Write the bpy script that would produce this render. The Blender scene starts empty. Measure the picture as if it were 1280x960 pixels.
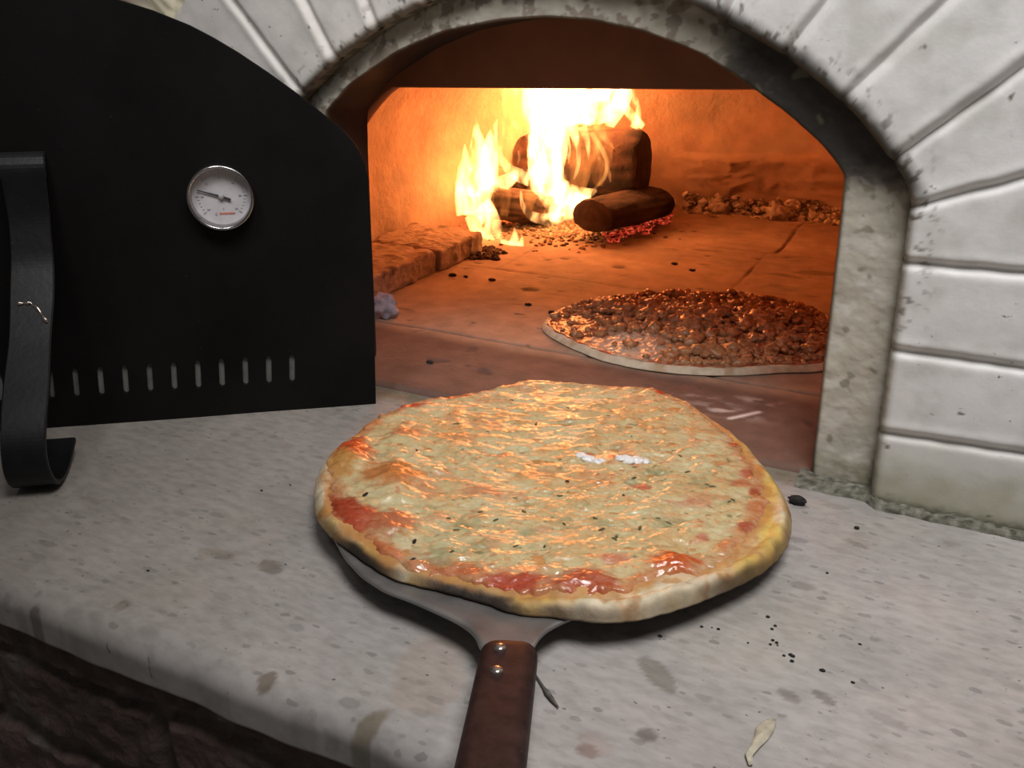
import bpy, math, random
import numpy as np
from mathutils import Vector, Matrix
random.seed(7)
rng = np.random.default_rng(11)
S = bpy.context.scene
C = S.collection

# ------------------------------------------------------------------ camera
F = 1180.0
PITCH = math.atan(490 / F)
YAW = math.radians(26.5)
CAMZ = 0.343
fw = np.array([-math.sin(YAW) * math.cos(PITCH), math.cos(YAW) * math.cos(PITCH), -math.sin(PITCH)])
rt = np.array([math.cos(YAW), math.sin(YAW), 0.0])
up = np.cross(rt, fw)
EYE = np.array([0, 0, CAMZ])


def hit(px, py, n, c):
    """point of a world plane n.P = c seen at a pixel of the photograph"""
    d = fw * F + rt * (px - 640) + up * (480 - py)
    n = np.array(n, float)
    return EYE + d * ((c - n @ EYE) / (n @ d))


def onz(px, py, h=0.0):
    return hit(px, py, (0, 0, 1), h)


def ony(px, py, y):
    return hit(px, py, (0, 1, 0), y)


cd = bpy.data.cameras.new('camera')
cam = bpy.data.objects.new('camera', cd)
C.objects.link(cam)
cam.location = EYE
R = Matrix((rt, up, -fw)).transposed()
cam.rotation_euler = R.to_euler()
cd.sensor_fit = 'HORIZONTAL'
cd.sensor_width = 36
cd.lens = 36 * F / 1280
cd.clip_start = 0.01
S.camera = cam

# ------------------------------------------------------------------ noise
_perm = rng.permutation(256)
_perm = np.concatenate([_perm, _perm, _perm])
_grad = rng.normal(size=(256, 3))
_grad /= np.linalg.norm(_grad, axis=1)[:, None]


def noise(x, y, z=0.0):
    x, y, z = np.broadcast_arrays(np.asarray(x, float), np.asarray(y, float), np.asarray(z, float))
    xi, yi, zi = np.floor(x).astype(int), np.floor(y).astype(int), np.floor(z).astype(int)
    xf, yf, zf = x - xi, y - yi, z - zi
    u, v, w = [t * t * t * (t * (t * 6 - 15) + 10) for t in (xf, yf, zf)]

    def g(a, b, c):
        h = _perm[_perm[_perm[(xi + a) & 255] + ((yi + b) & 255)] + ((zi + c) & 255)] & 255
        G = _grad[h]
        return G[..., 0] * (xf - a) + G[..., 1] * (yf - b) + G[..., 2] * (zf - c)
    l = lambda a, b, t: a + (b - a) * t
    return l(l(l(g(0, 0, 0), g(1, 0, 0), u), l(g(0, 1, 0), g(1, 1, 0), u), v),
             l(l(g(0, 0, 1), g(1, 0, 1), u), l(g(0, 1, 1), g(1, 1, 1), u), v), w) * 1.6


def fbm(x, y, z=0.0, o=4, gain=0.5):
    s, a = 0, 1.0
    for i in range(o):
        s = s + a * noise(np.asarray(x) * 2 ** i + 17.3 * i, np.asarray(y) * 2 ** i + 5.1 * i, np.asarray(z) * 2 ** i)
        a *= gain
    return s


def sstep(a, b, x):
    t = np.clip((np.asarray(x, float) - a) / (b - a), 0, 1)
    return t * t * (3 - 2 * t)


def mixc(col, new, m):
    m = np.clip(m, 0, 1)[..., None]
    return col * (1 - m) + np.array(new) * m


# ------------------------------------------------------------------ objects
def tag(o, label=None, cat=None, group=None, kind=None):
    if label: o['label'] = label
    if cat: o['category'] = cat
    if group: o['group'] = group
    if kind: o['kind'] = kind
    return o


def empty(name, loc=(0, 0, 0)):
    o = bpy.data.objects.new(name, None)
    C.objects.link(o)
    o.location = loc
    return o


def link(name, me, mat, parent=None):
    o = bpy.data.objects.new(name, me)
    C.objects.link(o)
    if mat is not None and not me.materials:
        me.materials.append(mat)
    if parent is not None:
        o.parent = parent
        o.matrix_parent_inverse = Matrix.Translation(-Vector(parent.location))
    return o


def mesh(name, V, Fc, mat, parent=None, smooth=True, col=None):
    me = bpy.data.meshes.new(name)
    me.from_pydata([tuple(map(float, v)) for v in V], [], [tuple(map(int, f)) for f in Fc])
    if smooth:
        me.polygons.foreach_set('use_smooth', np.ones(len(me.polygons), bool))
    if col is not None:
        a = me.color_attributes.new('Col', 'FLOAT_COLOR', 'POINT')
        c = np.ones((len(V), 4), np.float32)
        c[:, :3] = np.clip(np.asarray(col).reshape(-1, 3), 0, 1)
        a.data.foreach_set('color', c.ravel())
    me.update()
    return link(name, me, mat, parent)


def gridfaces(n, m, wrap=False):
    """n rows, m columns"""
    i = np.arange(n - 1)[:, None]
    j = np.arange(m if wrap else m - 1)[None, :]
    j2 = (j + 1) % m
    a = i * m + j; b = i * m + j2; c = (i + 1) * m + j2; d = (i + 1) * m + j
    return np.stack([a, b, c, d], -1).reshape(-1, 4)


def fix_normals(o, outward_from=None):
    import bmesh
    bm = bmesh.new(); bm.from_mesh(o.data)
    bmesh.ops.recalc_face_normals(bm, faces=bm.faces)
    bm.to_mesh(o.data); bm.free()


class MB:
    def __init__(s): s.V = []; s.F = []; s.c = []
    def add(s, V, Fc, col=None):
        n = len(s.V)
        s.V += [tuple(v) for v in V]; s.F += [tuple(i + n for i in f) for f in Fc]
        if col is not None:
            col = np.asarray(col, float)
            s.c += [tuple(col)] * len(V) if col.ndim == 1 else [tuple(c) for c in col]
    def box(s, o, ax, ay, az, hx, hy, hz, bev=0.0):
        o, ax, ay, az = map(np.array, (o, ax, ay, az))
        b = min(bev, hx * .9, hy * .9, hz * .9)
        if b <= 0:
            V = [o + ax * hx * i + ay * hy * j + az * hz * k for i in (-1, 1) for j in (-1, 1) for k in (-1, 1)]
            s.add(V, [(0, 1, 3, 2), (4, 6, 7, 5), (0, 4, 5, 1), (2, 3, 7, 6), (0, 2, 6, 4), (1, 5, 7, 3)])
            return
        rings = []
        for k, ins in ((-hz, b), (-hz + b, 0), (hz - b, 0), (hz, b)):
            r = []
            x, y = hx - ins, hy - ins
            for sx, sy, f in ((1, 1, 0), (1, 1, 1), (-1, 1, 1), (-1, 1, 0), (-1, -1, 0), (-1, -1, 1), (1, -1, 1), (1, -1, 0)):
                cx, cy = (x, y - b) if f == 0 else (x - b, y)
                r.append(o + ax * sx * cx + ay * sy * cy + az * k)
            rings.append(r)
        V = [p for r in rings for p in r]
        Fc = [tuple(f) for f in gridfaces(4, 8, True)] + [tuple(range(7, -1, -1)), tuple(range(24, 32))]
        s.add(V, Fc)
    def tube(s, pts, rad, n=10, flat=1.0, flatdir=None):
        P = np.array(pts, float); k = len(P)
        T = np.gradient(P, axis=0); T /= np.linalg.norm(T, axis=1)[:, None] + 1e-12
        V = []
        ref = np.array([0, 0, 1.0]) if flatdir is None else np.array(flatdir, float)
        for i in range(k):
            a = np.cross(T[i], ref)
            if np.linalg.norm(a) < .05: a = np.cross(T[i], (1, 0, 0.3))
            a /= np.linalg.norm(a); b = np.cross(T[i], a)
            for j in range(n):
                th = 2 * math.pi * j / n
                V.append(P[i] + rad[i] * (math.cos(th) * a + math.sin(th) * b * flat))
        Fc = [tuple(f) for f in gridfaces(k, n, True)]
        Fc += [tuple(range(n - 1, -1, -1)), tuple(range((k - 1) * n, k * n))]
        s.add(V, Fc)
    def build(s, name, mat, parent=None, smooth=True):
        o = mesh(name, s.V, s.F, mat, parent, smooth, np.array(s.c) if s.c else None)
        fix_normals(o)
        return o


def flat_prism(name, mat, outer, holes, origin, ex, ey, thick, bevel, parent=None):
    """filled 2D outline with real holes, extruded; ex/ey span its plane"""
    cu = bpy.data.curves.new(name, 'CURVE'); cu.dimensions = '2D'; cu.fill_mode = 'BOTH'
    for pts in [outer] + holes:
        sp = cu.splines.new('POLY'); sp.points.add(len(pts) - 1); sp.use_cyclic_u = True
        for p, q in zip(sp.points, pts): p.co = (q[0], q[1], 0, 1)
    cu.extrude = thick / 2 - bevel; cu.bevel_depth = bevel; cu.bevel_resolution = 1
    if bevel: cu.offset = -bevel
    tmp = bpy.data.objects.new('tmp', cu); C.objects.link(tmp)
    me = bpy.data.meshes.new_from_object(tmp)
    bpy.data.objects.remove(tmp)
    ex, ey = Vector(ex).normalized(), Vector(ey).normalized(); ez = ex.cross(ey)
    M = Matrix((ex, ey, ez)).transposed().to_4x4(); M.translation = Vector(origin)
    me.transform(M); me.name = name
    return link(name, me, mat, parent)


# ------------------------------------------------------------------ materials
class NT:
    def __init__(s, name):
        s.m = bpy.data.materials.new(name); s.m.use_nodes = True
        s.t = s.m.node_tree; s.t.nodes.clear()
        s.out = s.n('ShaderNodeOutputMaterial')
    def n(s, typ, **kw):
        nd = s.t.nodes.new(typ)
        for k, v in kw.items():
            if k.startswith('i_'):
                key = k[2:]
                key = int(key) if key.isdigit() else key.replace('_', ' ')
                if isinstance(v, bpy.types.NodeSocket): s.t.links.new(v, nd.inputs[key])
                else: nd.inputs[key].default_value = v
            else: setattr(nd, k, v)
        return nd
    def coord(s, scale=(1, 1, 1), rot=(0, 0, 0)):
        tc = s.n('ShaderNodeTexCoord')
        mp = s.n('ShaderNodeMapping', i_Vector=tc.outputs['Object'], i_Scale=scale, i_Rotation=rot)
        return mp.outputs[0]
    def noise(s, vec, scale, detail=4, rough=.55, dist=0):
        return s.n('ShaderNodeTexNoise', i_Vector=vec, i_Scale=scale, i_Detail=detail, i_Roughness=rough, i_Distortion=dist).outputs['Fac']
    def ramp(s, fac, *stops):
        r = s.n('ShaderNodeValToRGB', i_Fac=fac)
        e = r.color_ramp.elements
        while len(e) < len(stops): e.new(.5)
        for el, (p, c) in zip(e, stops):
            el.position = p; el.color = (*c, 1) if len(c) == 3 else c
        return r.outputs[0]
    def rampv(s, fac, a, b):
        return s.n('ShaderNodeMapRange', i_Value=fac, i_1=a, i_2=b).outputs[0]
    def mix(s, a, b, fac, mode='MIX'):
        nd = s.n('ShaderNodeMix', data_type='RGBA', blend_type=mode, clamp_factor=True)
        for i, v in ((0, fac), (6, a), (7, b)):
            if isinstance(v, bpy.types.NodeSocket): s.t.links.new(v, nd.inputs[i])
            else: nd.inputs[i].default_value = (*v, 1) if isinstance(v, (tuple, list)) and len(v) == 3 else v
        return nd.outputs[2]
    def math(s, op, a, b=0.0):
        nd = s.n('ShaderNodeMath', operation=op)
        for i, v in enumerate((a, b)):
            if isinstance(v, bpy.types.NodeSocket): s.t.links.new(v, nd.inputs[i])
            else: nd.inputs[i].default_value = v
        return nd.outputs[0]
    def attr(s):
        return s.n('ShaderNodeAttribute', attribute_name='Col').outputs['Color']
    def bump(s, h, strength, dist=.001, normal=None):
        kw = dict(i_Height=h, i_Strength=strength, i_Distance=dist)
        if normal is not None: kw['i_Normal'] = normal
        return s.n('ShaderNodeBump', **kw).outputs[0]
    def done(s, color, rough=.6, metal=0.0, normal=None, **kw):
        p = s.n('ShaderNodeBsdfPrincipled')
        def put(k, v):
            if isinstance(v, bpy.types.NodeSocket): s.t.links.new(v, p.inputs[k])
            else: p.inputs[k].default_value = (*v, 1) if isinstance(v, (tuple, list)) and len(v) == 3 and 'Radius' not in k else v
        put('Base Color', color); put('Roughness', rough); put('Metallic', metal)
        if normal is not None: put('Normal', normal)
        for k, v in kw.items(): put(k.replace('_', ' '), v)
        s.t.links.new(p.outputs[0], s.out.inputs['Surface'])
        return s.m


def m_attr(name, rough=.6, nscale=60, namp=.25, bscale=120, bstr=.3, bdist=.001, specks=0.0, **kw):
    t = NT(name); v = t.coord()
    n1 = t.noise(v, nscale, 5)
    col = t.mix(t.attr(), t.ramp(n1, (.25, (1 - namp,) * 3), (.75, (1 + namp * .4,) * 3)), 1.0, 'MULTIPLY')
    if specks:
        sp = t.rampv(t.noise(v, 160, 3), .68, .76)
        sp2 = t.rampv(t.noise(v, 14, 2), .45, .62)
        col = t.mix(col, (.05, .045, .035), t.math('MULTIPLY', t.math('MULTIPLY', sp, sp2), specks))
    return t.done(col, rough, normal=t.bump(t.noise(v, bscale, 5), bstr, bdist), **kw)


M = {}
M['brick_paint'] = m_attr('white_painted_brick', .5, 35, .10, 220, .25, .0008, .9)
M['ring'] = m_attr('sooty_plaster', .7, 50, .14, 240, .35, .001, .4)
M['mortar'] = m_attr('rough_mortar', .9, 200, .45, 300, .9, .002)
M['hearth'] = m_attr('firebrick_floor', .8, 45, .3, 200, .5, .0015)
M['dome'] = m_attr('refractory_dome', .95, 30, .22, 90, .6, .004)
M['crust'] = m_attr('baked_crust', .6, 110, .3, 170, .55, .0015)
M['meat'] = m_attr('minced_meat', .22, 200, .45, 260, .7, .0012)
M['sauce'] = m_attr('tomato_sauce', .25, 120, .3, 260, .6, .001)
M['underbrick'] = m_attr('dark_brickwork', .85, 90, .4, 160, .8, .003)
M['firebrick'] = m_attr('firebrick', .9, 60, .3, 120, .8, .003)
M['bark'] = m_attr('burning_wood', .9, 60, .5, 120, .9, .003)
M['ash'] = m_attr('pale_ash', .95, 120, .35, 200, .8, .002)


def m_cheese():
    t = NT('melted_cheese'); v = t.coord()
    vs = t.coord((1.0, 1.7, 1.0), (0, 0, .35))
    n = t.noise(vs, 150, 4, .5, .6)
    col = t.mix(t.attr(), t.ramp(n, (.3, (.84, .77, .64)), (.5, (1, 1, 1)), (.75, (1.08, 1.08, 1.05))), .8, 'MULTIPLY')
    n2 = t.noise(vs, 520, 4, .6)
    h = t.math('ADD', n, t.math('MULTIPLY', n2, .15))
    return t.done(col, t.math('ADD', .12, t.math('MULTIPLY', t.rampv(t.noise(v, 60, 3), .35, .75), .4)), normal=t.bump(h, .24, .0025), Specular_IOR_Level=.8,
                  Subsurface_Weight=.08, Subsurface_Scale=.004, Subsurface_Radius=(1, .7, .4))


M['cheese'] = m_cheese()


def m_marble():
    t = NT('grey_marble'); v = t.coord()
    base = t.mix(t.attr(), t.ramp(t.noise(v, 9, 5), (.3, (.80, .79, .78)), (.7, (1.08, 1.06, 1.05))), 1.0, 'MULTIPLY')
    cl = t.noise(t.coord((1, 2.4, 1), (0, 0, .25)), 70, 5)
    base = t.mix(base, t.ramp(cl, (.35, (.84, .83, .82)), (.6, (1.03, 1.02, 1.02))), 1.0, 'MULTIPLY')
    def flecks(scale, stretch, rot, size, cut, col, amt, base):
        wob = t.n('ShaderNodeTexNoise', i_Vector=v, i_Scale=130.0, i_Detail=2.0)
        vv = t.n('ShaderNodeVectorMath', operation='MULTIPLY_ADD')
        t.t.links.new(wob.outputs['Color'], vv.inputs[0]); vv.inputs[1].default_value = (.005, .005, .0); t.t.links.new(v, vv.inputs[2])
        mp = t.n('ShaderNodeMapping', i_Vector=vv.outputs[0], i_Rotation=(0, 0, rot), i_Scale=(stretch, 1, 0))
        vo = t.n('ShaderNodeTexVoronoi', voronoi_dimensions='2D', i_Vector=mp.outputs[0], i_Scale=scale)
        sep = t.n('ShaderNodeSeparateColor', i_Color=vo.outputs['Color'])
        on = t.rampv(sep.outputs[0], cut, cut + .02)
        sz = t.math('MULTIPLY', sep.outputs[1], size)
        d = t.math('SUBTRACT', sz, vo.outputs['Distance'])
        m = t.math('MULTIPLY', t.rampv(d, 0.0, .07), on)
        return t.mix(base, col, t.math('MULTIPLY', m, t.math('MULTIPLY', sep.outputs[2], amt)))
    base = flecks(85, .42, .1, .33, .45, (.17, .16, .155), .55, base)
    base = flecks(150, .5, .05, .33, .45, (.16, .145, .14), .62, base)
    base = flecks(40, .45, .2, .20, .5, (.21, .19, .175), .65, base)
    base = flecks(230, .8, 0, .22, .88, (.06, .05, .045), .8, base)
    return t.done(base, t.rampv(t.noise(v, 30, 4), .2, .9), normal=t.bump(t.noise(v, 260, 4), .12, .0006), Specular_IOR_Level=.35)


M['marble'] = m_marble()


def m_plain(name, col, rough, metal=0.0, nscale=80, amp=.3, bstr=.1, bscale=300, dust=None, **kw):
    t = NT(name); v = t.coord()
    c = t.mix(col, t.ramp(t.noise(v, nscale, 5), (.3, (1 - amp,) * 3), (.7, (1 + amp,) * 3)), 1.0, 'MULTIPLY')
    if dust:
        c = t.mix(c, dust, t.math('MULTIPLY', t.rampv(t.noise(v, 420, 2), .72, .8), .5))
    return t.done(c, rough, metal, t.bump(t.noise(v, bscale, 4), bstr, .0006), **kw)


M['black'] = m_plain('black_painted_steel', (.0055, .0048, .0048), .6, 0, 12, .4, .15, 400, (.05, .048, .045), Specular_IOR_Level=.12)
M['strap'] = m_plain('black_handle_paint', (.0055, .0055, .0065), .40, 0, 30, .5, .25, 200, (.06, .06, .06), Specular_IOR_Level=.3)
M['chrome'] = m_plain('chrome_bezel', (.40, .385, .38), .22, 1, 50, .1, .02)
M['dial'] = m_plain('white_dial', (.52, .50, .52), .45, 0, 120, .08, .0)
M['ink'] = m_plain('dark_ink', (.05, .045, .05), .5)
M['greyink'] = m_plain('faded_ink', (.36, .34, .36), .5)
M['redink'] = m_plain('red_ink', (.55, .12, .06), .5)
M['greyplate'] = m_plain('bare_grey_steel', (.13, .125, .12), .7, 0, 60, .3, .1)
M['steel'] = m_plain('dull_steel', (.30, .285, .275), .42, .75, 40, .25, .12, 260)
M['grip'] = m_plain('dark_brown_grip', (.026, .013, .012), .5, 0, 130, .45, .25, 500, (.13, .11, .10), Specular_IOR_Level=.2)
M['rivet'] = m_plain('steel_rivet', (.42, .36, .33), .25, .9, 200, .2, .05)
M['plate'] = m_plain('rusty_hood_steel', (.32, .105, .045), .7, 0, 14, .25, .2, 120)
M['white_cheese'] = m_plain('fresh_white_cheese', (.78, .77, .76), .35, 0, 200, .12, .5, 300)
M['herb'] = m_plain('dark_herb', (.085, .085, .035), .6, 0, 200, .4, .3)
M['char'] = m_plain('burnt_black', (.012, .010, .009), .8, 0, 200, .5, .5)
M['onion'] = m_plain('dried_onion_skin', (.42, .38, .29), .5, 0, 200, .25, .4)
M['bluegrey'] = m_plain('bluish_ash', (.42, .42, .52), .9, 0, 90, .3, .6)
M['twig'] = m_plain('dark_twig', (.10, .09, .08), .7, 0, 200, .5, .4)

t = NT('glowing_ember'); v = t.coord()
en = t.noise(v, 190, 3)
t.done(t.ramp(en, (.4, (.14, .07, .05)), (.7, (.3, .1, .06))), .9, normal=t.bump(en, .8, .003),
       Emission_Color=t.ramp(en, (.40, (.35, .015, .006)), (.60, (1, .08, .03)), (.72, (1, .30, .15))),
       Emission_Strength=t.math('MULTIPLY', t.rampv(en, .38, .68), .8))
M['ember'] = t.m

def m_flame(name, col, lo, hi):
    t = NT(name)
    vv = t.coord((1.0, 1.0, .42))
    n = t.n('ShaderNodeTexNoise', i_Vector=vv, i_Scale=58.0, i_Detail=2.0, i_Distortion=.6).outputs['Fac']
    st = t.n('ShaderNodeMapRange', i_Value=n, i_1=.40, i_2=.62, i_3=lo, i_4=hi).outputs[0]
    vol = t.n('ShaderNodeEmission', i_Color=(*col, 1), i_Strength=st)
    t.t.links.new(vol.outputs[0], t.out.inputs['Volume'])
    return t.m
M['flame'] = m_flame('flame', (1.0, .44, .135), 12.0, 310.0)
M['flame3'] = m_flame('orange_flame_haze', (1.0, .30, .055), 3.0, 26.0)
M['flame2'] = m_flame('faint_flame', (1.0, .40, .10), 25.0, 120.0)

# ================================================================== SETTING
YW = 0.652            # brick face of the oven front
YR = 0.672            # arch ring, set back
outer_px = [(1087, 626), (1092, 585), (1111, 487), (1124, 412), (1134, 330), (1139, 259), (1134, 232), (1111, 199), (1070, 146),
            (1032, 112), (980, 71), (901, 26), (852, 0)]
outer_left_px = [(527, 4), (469, 35), (417, 75), (377, 116)]
inner_px = [(1010, 605), (1017, 581), (1029, 487), (1040, 375), (1051, 262), (1055, 221), (1049, 210), (1025, 180), (987, 146),
            (942, 112), (875, 67), (800, 39), (737, 26), (681, 22), (625, 26), (550, 41), (494, 66), (437, 105), (407, 141)]
wz = lambda pts, y: np.array([ony(px, py, y)[[0, 2]] for px, py in pts])
ro = wz(outer_px, YW)
lo = wz(outer_left_px, YW)
AX = -0.300
jr = ro[:6].copy(); jr[:, 0] = np.linspace(-.036, -.041, 6); jr[0, 1] = -.004
top_o = np.array([[-.25, .3515], [-.30, .3545], [-.35, .3505]])
mir = lambda a: np.stack([2 * AX - a[:, 0], a[:, 1]], 1)
arch_o = np.vstack([ro[5:], top_o, lo, mir(ro[5:8])[::-1]])
ri = wz(inner_px, YR)
ji = ri[:6].copy(); ji[:, 0] = np.linspace(-.080, -.086, 6); ji[0, 1] = -.004
arch_i = np.vstack([ri[5:], mir(ri[5:6])])
jl_o = mir(jr)[::-1]
jl_i = mir(ji)[::-1]


def resample(P, n, smooth=0):
    d = np.r_[0, np.cumsum(np.linalg.norm(np.diff(P, axis=0), axis=1))]
    s = np.linspace(0, d[-1], n)
    Q = np.stack([np.interp(s, d, P[:, k]) for k in (0, 1)], 1)
    for _ in range(smooth):
        Q[1:-1] = .25 * Q[:-2] + .5 * Q[1:-1] + .25 * Q[2:]
    return Q


NJ, NA = 260, 760
def contour(j1, a, j2):
    A = resample(j1, NJ); B = resample(a, NA, 60); D = resample(j2, NJ)
    Q = np.vstack([A, B[1:], D[1:]])
    for _ in range(25):
        Q[1:-1] = .25 * Q[:-2] + .5 * Q[1:-1] + .25 * Q[2:]
    return Q
CO = contour(jr, arch_o, jl_o)
CI = contour(ji, arch_i, jl_i)
NS = len(CO)
sarc = np.r_[0, np.cumsum(np.linalg.norm(np.diff(CO, axis=0), axis=1))]

# joints between the painted bricks: start and far pixel of each groove on the brick face
groove_px = [((1104, 542), (1280, 568)), ((1122, 439), (1280, 462)), ((1134, 330), (1280, 344)), ((1141, 261), (1280, 225)),
             ((1119, 199), (1280, 81)), ((1053, 127), (1183, 4)), ((980, 71), (1033, 4)), ((903, 24), (918, -6)),
             ((527, 4), (521, -20)), ((467, 34), (454, 0)), ((416, 73), (377, 0)), ((375, 116), (289, 0))]
gs, ga = [0.0], [0.0]
glist = []
for a, b in groove_px:
    A = ony(*a, YW)[[0, 2]]; B = ony(*b, YW)[[0, 2]]
    k = np.argmin(np.linalg.norm(CO - A, axis=1))
    glist.append((sarc[k], math.atan2(B[1] - A[1], B[0] - A[0])))
sL = sarc[-1]
# top bricks out of frame, then the hidden left jamb as a mirror of the right one
mids = [(glist[7][0] + (glist[8][0] - glist[7][0]) * f, math.radians(d)) for f, d in ((.27, 82), (.52, 91), (.77, 99))]
tail = [(sL - s, math.pi - a) for s, a in glist[3::-1] if sL - s > glist[-1][0] + .02]
glist = glist[:8] + mids + glist[8:] + tail
glist = [(s, a if a > -1 else a + 2 * math.pi) for s, a in glist]
gS = np.array([0] + [g[0] for g in glist] + [sL]); gA = np.array([0] + [g[1] for g in glist] + [math.pi])
o_ = np.argsort(gS); gS, gA = gS[o_], gA[o_]
ang = np.interp(sarc, gS, gA)
for _ in range(30):
    ang[1:-1] = .25 * ang[:-2] + .5 * ang[1:-1] + .25 * ang[2:]
DIR = np.stack([np.cos(ang), np.sin(ang)], 1)
BL = 0.135
tt = np.r_[0, .0006, .0015, .003, .005, .0075, np.linspace(.010, BL, 62), np.linspace(BL + .0015, BL + .012, 5), np.linspace(BL + .03, .75, 26)]
P2 = CO[:, None, :] + DIR[:, None, :] * tt[None, :, None]
stretch = np.linalg.norm(np.gradient(P2, axis=0), axis=2) / np.gradient(sarc)[:, None]
dep = np.zeros((NS, len(tt)))
brick_id = np.searchsorted(np.sort([g[0] for g in glist]), sarc)
rb = rng.normal(size=40)
for s, a in glist:
    d = (sarc - s)[:, None] * stretch
    d = d + .0006 * noise(P2[..., 0] * 60, P2[..., 1] * 60, 3)
    dep += .0042 * np.exp(-(d / .0034) ** 2)
    # slightly raised shoulder of paint above each joint
    dep -= .0007 * np.exp(-((d - .006) / .004) ** 2)
edge = np.where(tt < .006, .006 - np.sqrt(np.maximum(.006 ** 2 - (.006 - np.minimum(tt, .006)) ** 2, 0)), 0)
dep = dep + edge[None, :] * (1 + .35 * noise(sarc * 45, 2.0)[:, None])
dep += .0007 * fbm(P2[..., 0] * 22, P2[..., 1] * 22, 1, 3) + .0009 * rb[brick_id][:, None]
pl = sstep(BL - .003, BL + .004, tt)[None, :] * np.ones((NS, 1))
dep = dep * (1 - pl) + pl * (.006 + .006 * fbm(P2[..., 0] * 40, P2[..., 1] * 40, 9, 5))
PX, PZ = P2[..., 0], P2[..., 1]
col = np.ones(PX.shape + (3,)) * np.array([.71, .70, .69])
leftm = sstep(-.2, -.4, PX)
col = mixc(col, (.66, .62, .58), leftm * .7)
n1 = fbm(PX * 30, PZ * 30, 4, 4)
n2 = fbm(PX * 140, PZ * 140, 2, 4)
col = mixc(col, (.50, .49, .45), sstep(-.1, .7, n1) * .5)
# greenish damp grime close to the worktop
damp = sstep(.075, .0, PZ + .02 * n1)
col = mixc(col, (.33, .31, .20), damp * .85)
col = mixc(col, (.10, .10, .06), sstep(.012, .0, PZ + .004 * n2) * .8)
# soot flakes along the arch edge
soot = sstep(.030, .0, tt)[None, :] * sstep(.10, .17, PZ)
col = mixc(col, (.10, .085, .06), soot * sstep(.25, .6, n2 + .35 * n1))
col = mixc(col, (.16, .14, .10), sstep(.007, .001, tt)[None, :] * (.75 + .2 * n2))  # darker rim right at the inner brick edge, all along the contour
col = mixc(col, (.035, .03, .024), sstep(.013, .004, tt + .004 * n1)[...] * sstep(-.24, -.17, PX) * sstep(.205, .235, PZ) * .92)
# flaked paint chips
chip = sstep(.66, .74, fbm(PX * 55, PZ * 55, 8, 2)) * sstep(.05, .4, n2)
col = mixc(col, (.12, .10, .07), chip * .9)
ppl = mixc(np.ones_like(col) * np.array([.34, .26, .22]), (.62, .57, .42), sstep(BL + .055, BL + .015, tt + .02 * n1) * np.ones_like(PX))
ppl = mixc(ppl, (.2, .15, .1), sstep(.3, .7, n2) * .6)
col = col * (1 - pl[..., None]) + ppl * pl[..., None]
V = np.stack([PX, YW + dep, PZ], -1)
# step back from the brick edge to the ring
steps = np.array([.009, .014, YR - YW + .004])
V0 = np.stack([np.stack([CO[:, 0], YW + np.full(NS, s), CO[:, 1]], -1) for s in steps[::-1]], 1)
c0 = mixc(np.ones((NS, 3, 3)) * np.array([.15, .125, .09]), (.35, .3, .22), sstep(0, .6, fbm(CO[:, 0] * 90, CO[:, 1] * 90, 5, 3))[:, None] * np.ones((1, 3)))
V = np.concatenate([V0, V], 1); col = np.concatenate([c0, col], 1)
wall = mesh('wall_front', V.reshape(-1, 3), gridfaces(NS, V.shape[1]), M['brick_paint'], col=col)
tag(wall, 'white painted brick oven front with fanned bricks around the arch', kind='structure')

# arch ring
nr = 34
uu = np.linspace(0, 1, nr)
Rg = CO[:, None, :] * (1 - uu)[None, :, None] + CI[:, None, :] * uu[None, :, None]
X, Z = Rg[..., 0], Rg[..., 1]
dr = .0012 * fbm(X * 40, Z * 40, 3, 4) + np.where(uu > .94, (uu - .94) * .05, 0)[None, :]
n1 = fbm(X * 45, Z * 45, 6, 4); n2 = fbm(X * 150, Z * 150, 2, 3)
col = np.ones(X.shape + (3,)) * np.array([.46, .43, .36])
col = mixc(col, (.54, .51, .45), sstep(-.1, .4, n1))
patch = sstep(.15, .42, n1 + .5 * n2 + .35 * (np.abs(uu - .5) * 2)[None, :] - .12)
col = mixc(col, (.19, .14, .095), patch * sstep(.19, .24, Z) * .7)
sm = sstep(-.205, -.150, X + .012 * n1) * sstep(.212, .240, Z + .008 * n1)
light_gap = np.exp(-((X + .187) / .007) ** 2) * sstep(.2, .45, uu)[None, :]
sm = sm * (1 - .75 * light_gap)
col = mixc(col, (.020, .017, .015), sm * (.97 - .1 * sstep(0, 1, n1)))
col = mixc(col, (.28, .26, .17), sstep(.035, .0, Z + .02 * n1) * .75)
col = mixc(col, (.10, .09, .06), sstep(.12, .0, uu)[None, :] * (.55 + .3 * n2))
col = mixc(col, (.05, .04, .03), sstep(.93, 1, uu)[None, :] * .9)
blot = sstep(.5, .7, fbm(X * 70, Z * 70, 12, 2))
col = mixc(col, (.16, .15, .10), blot * .7)
V = np.stack([X, YR + dr, Z], -1)
nb = 7
yb = np.linspace(YR + .006, .735, nb)
VB = np.stack([np.stack([CI[:, 0], np.full(NS, y), CI[:, 1]], -1) for y in yb], 1)
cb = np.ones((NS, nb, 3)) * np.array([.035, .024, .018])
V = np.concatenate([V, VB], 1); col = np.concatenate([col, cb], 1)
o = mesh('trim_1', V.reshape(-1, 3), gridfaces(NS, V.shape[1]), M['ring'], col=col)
tag(o, 'plaster ring around the oven mouth, sooty on its right side', kind='structure')

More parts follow.
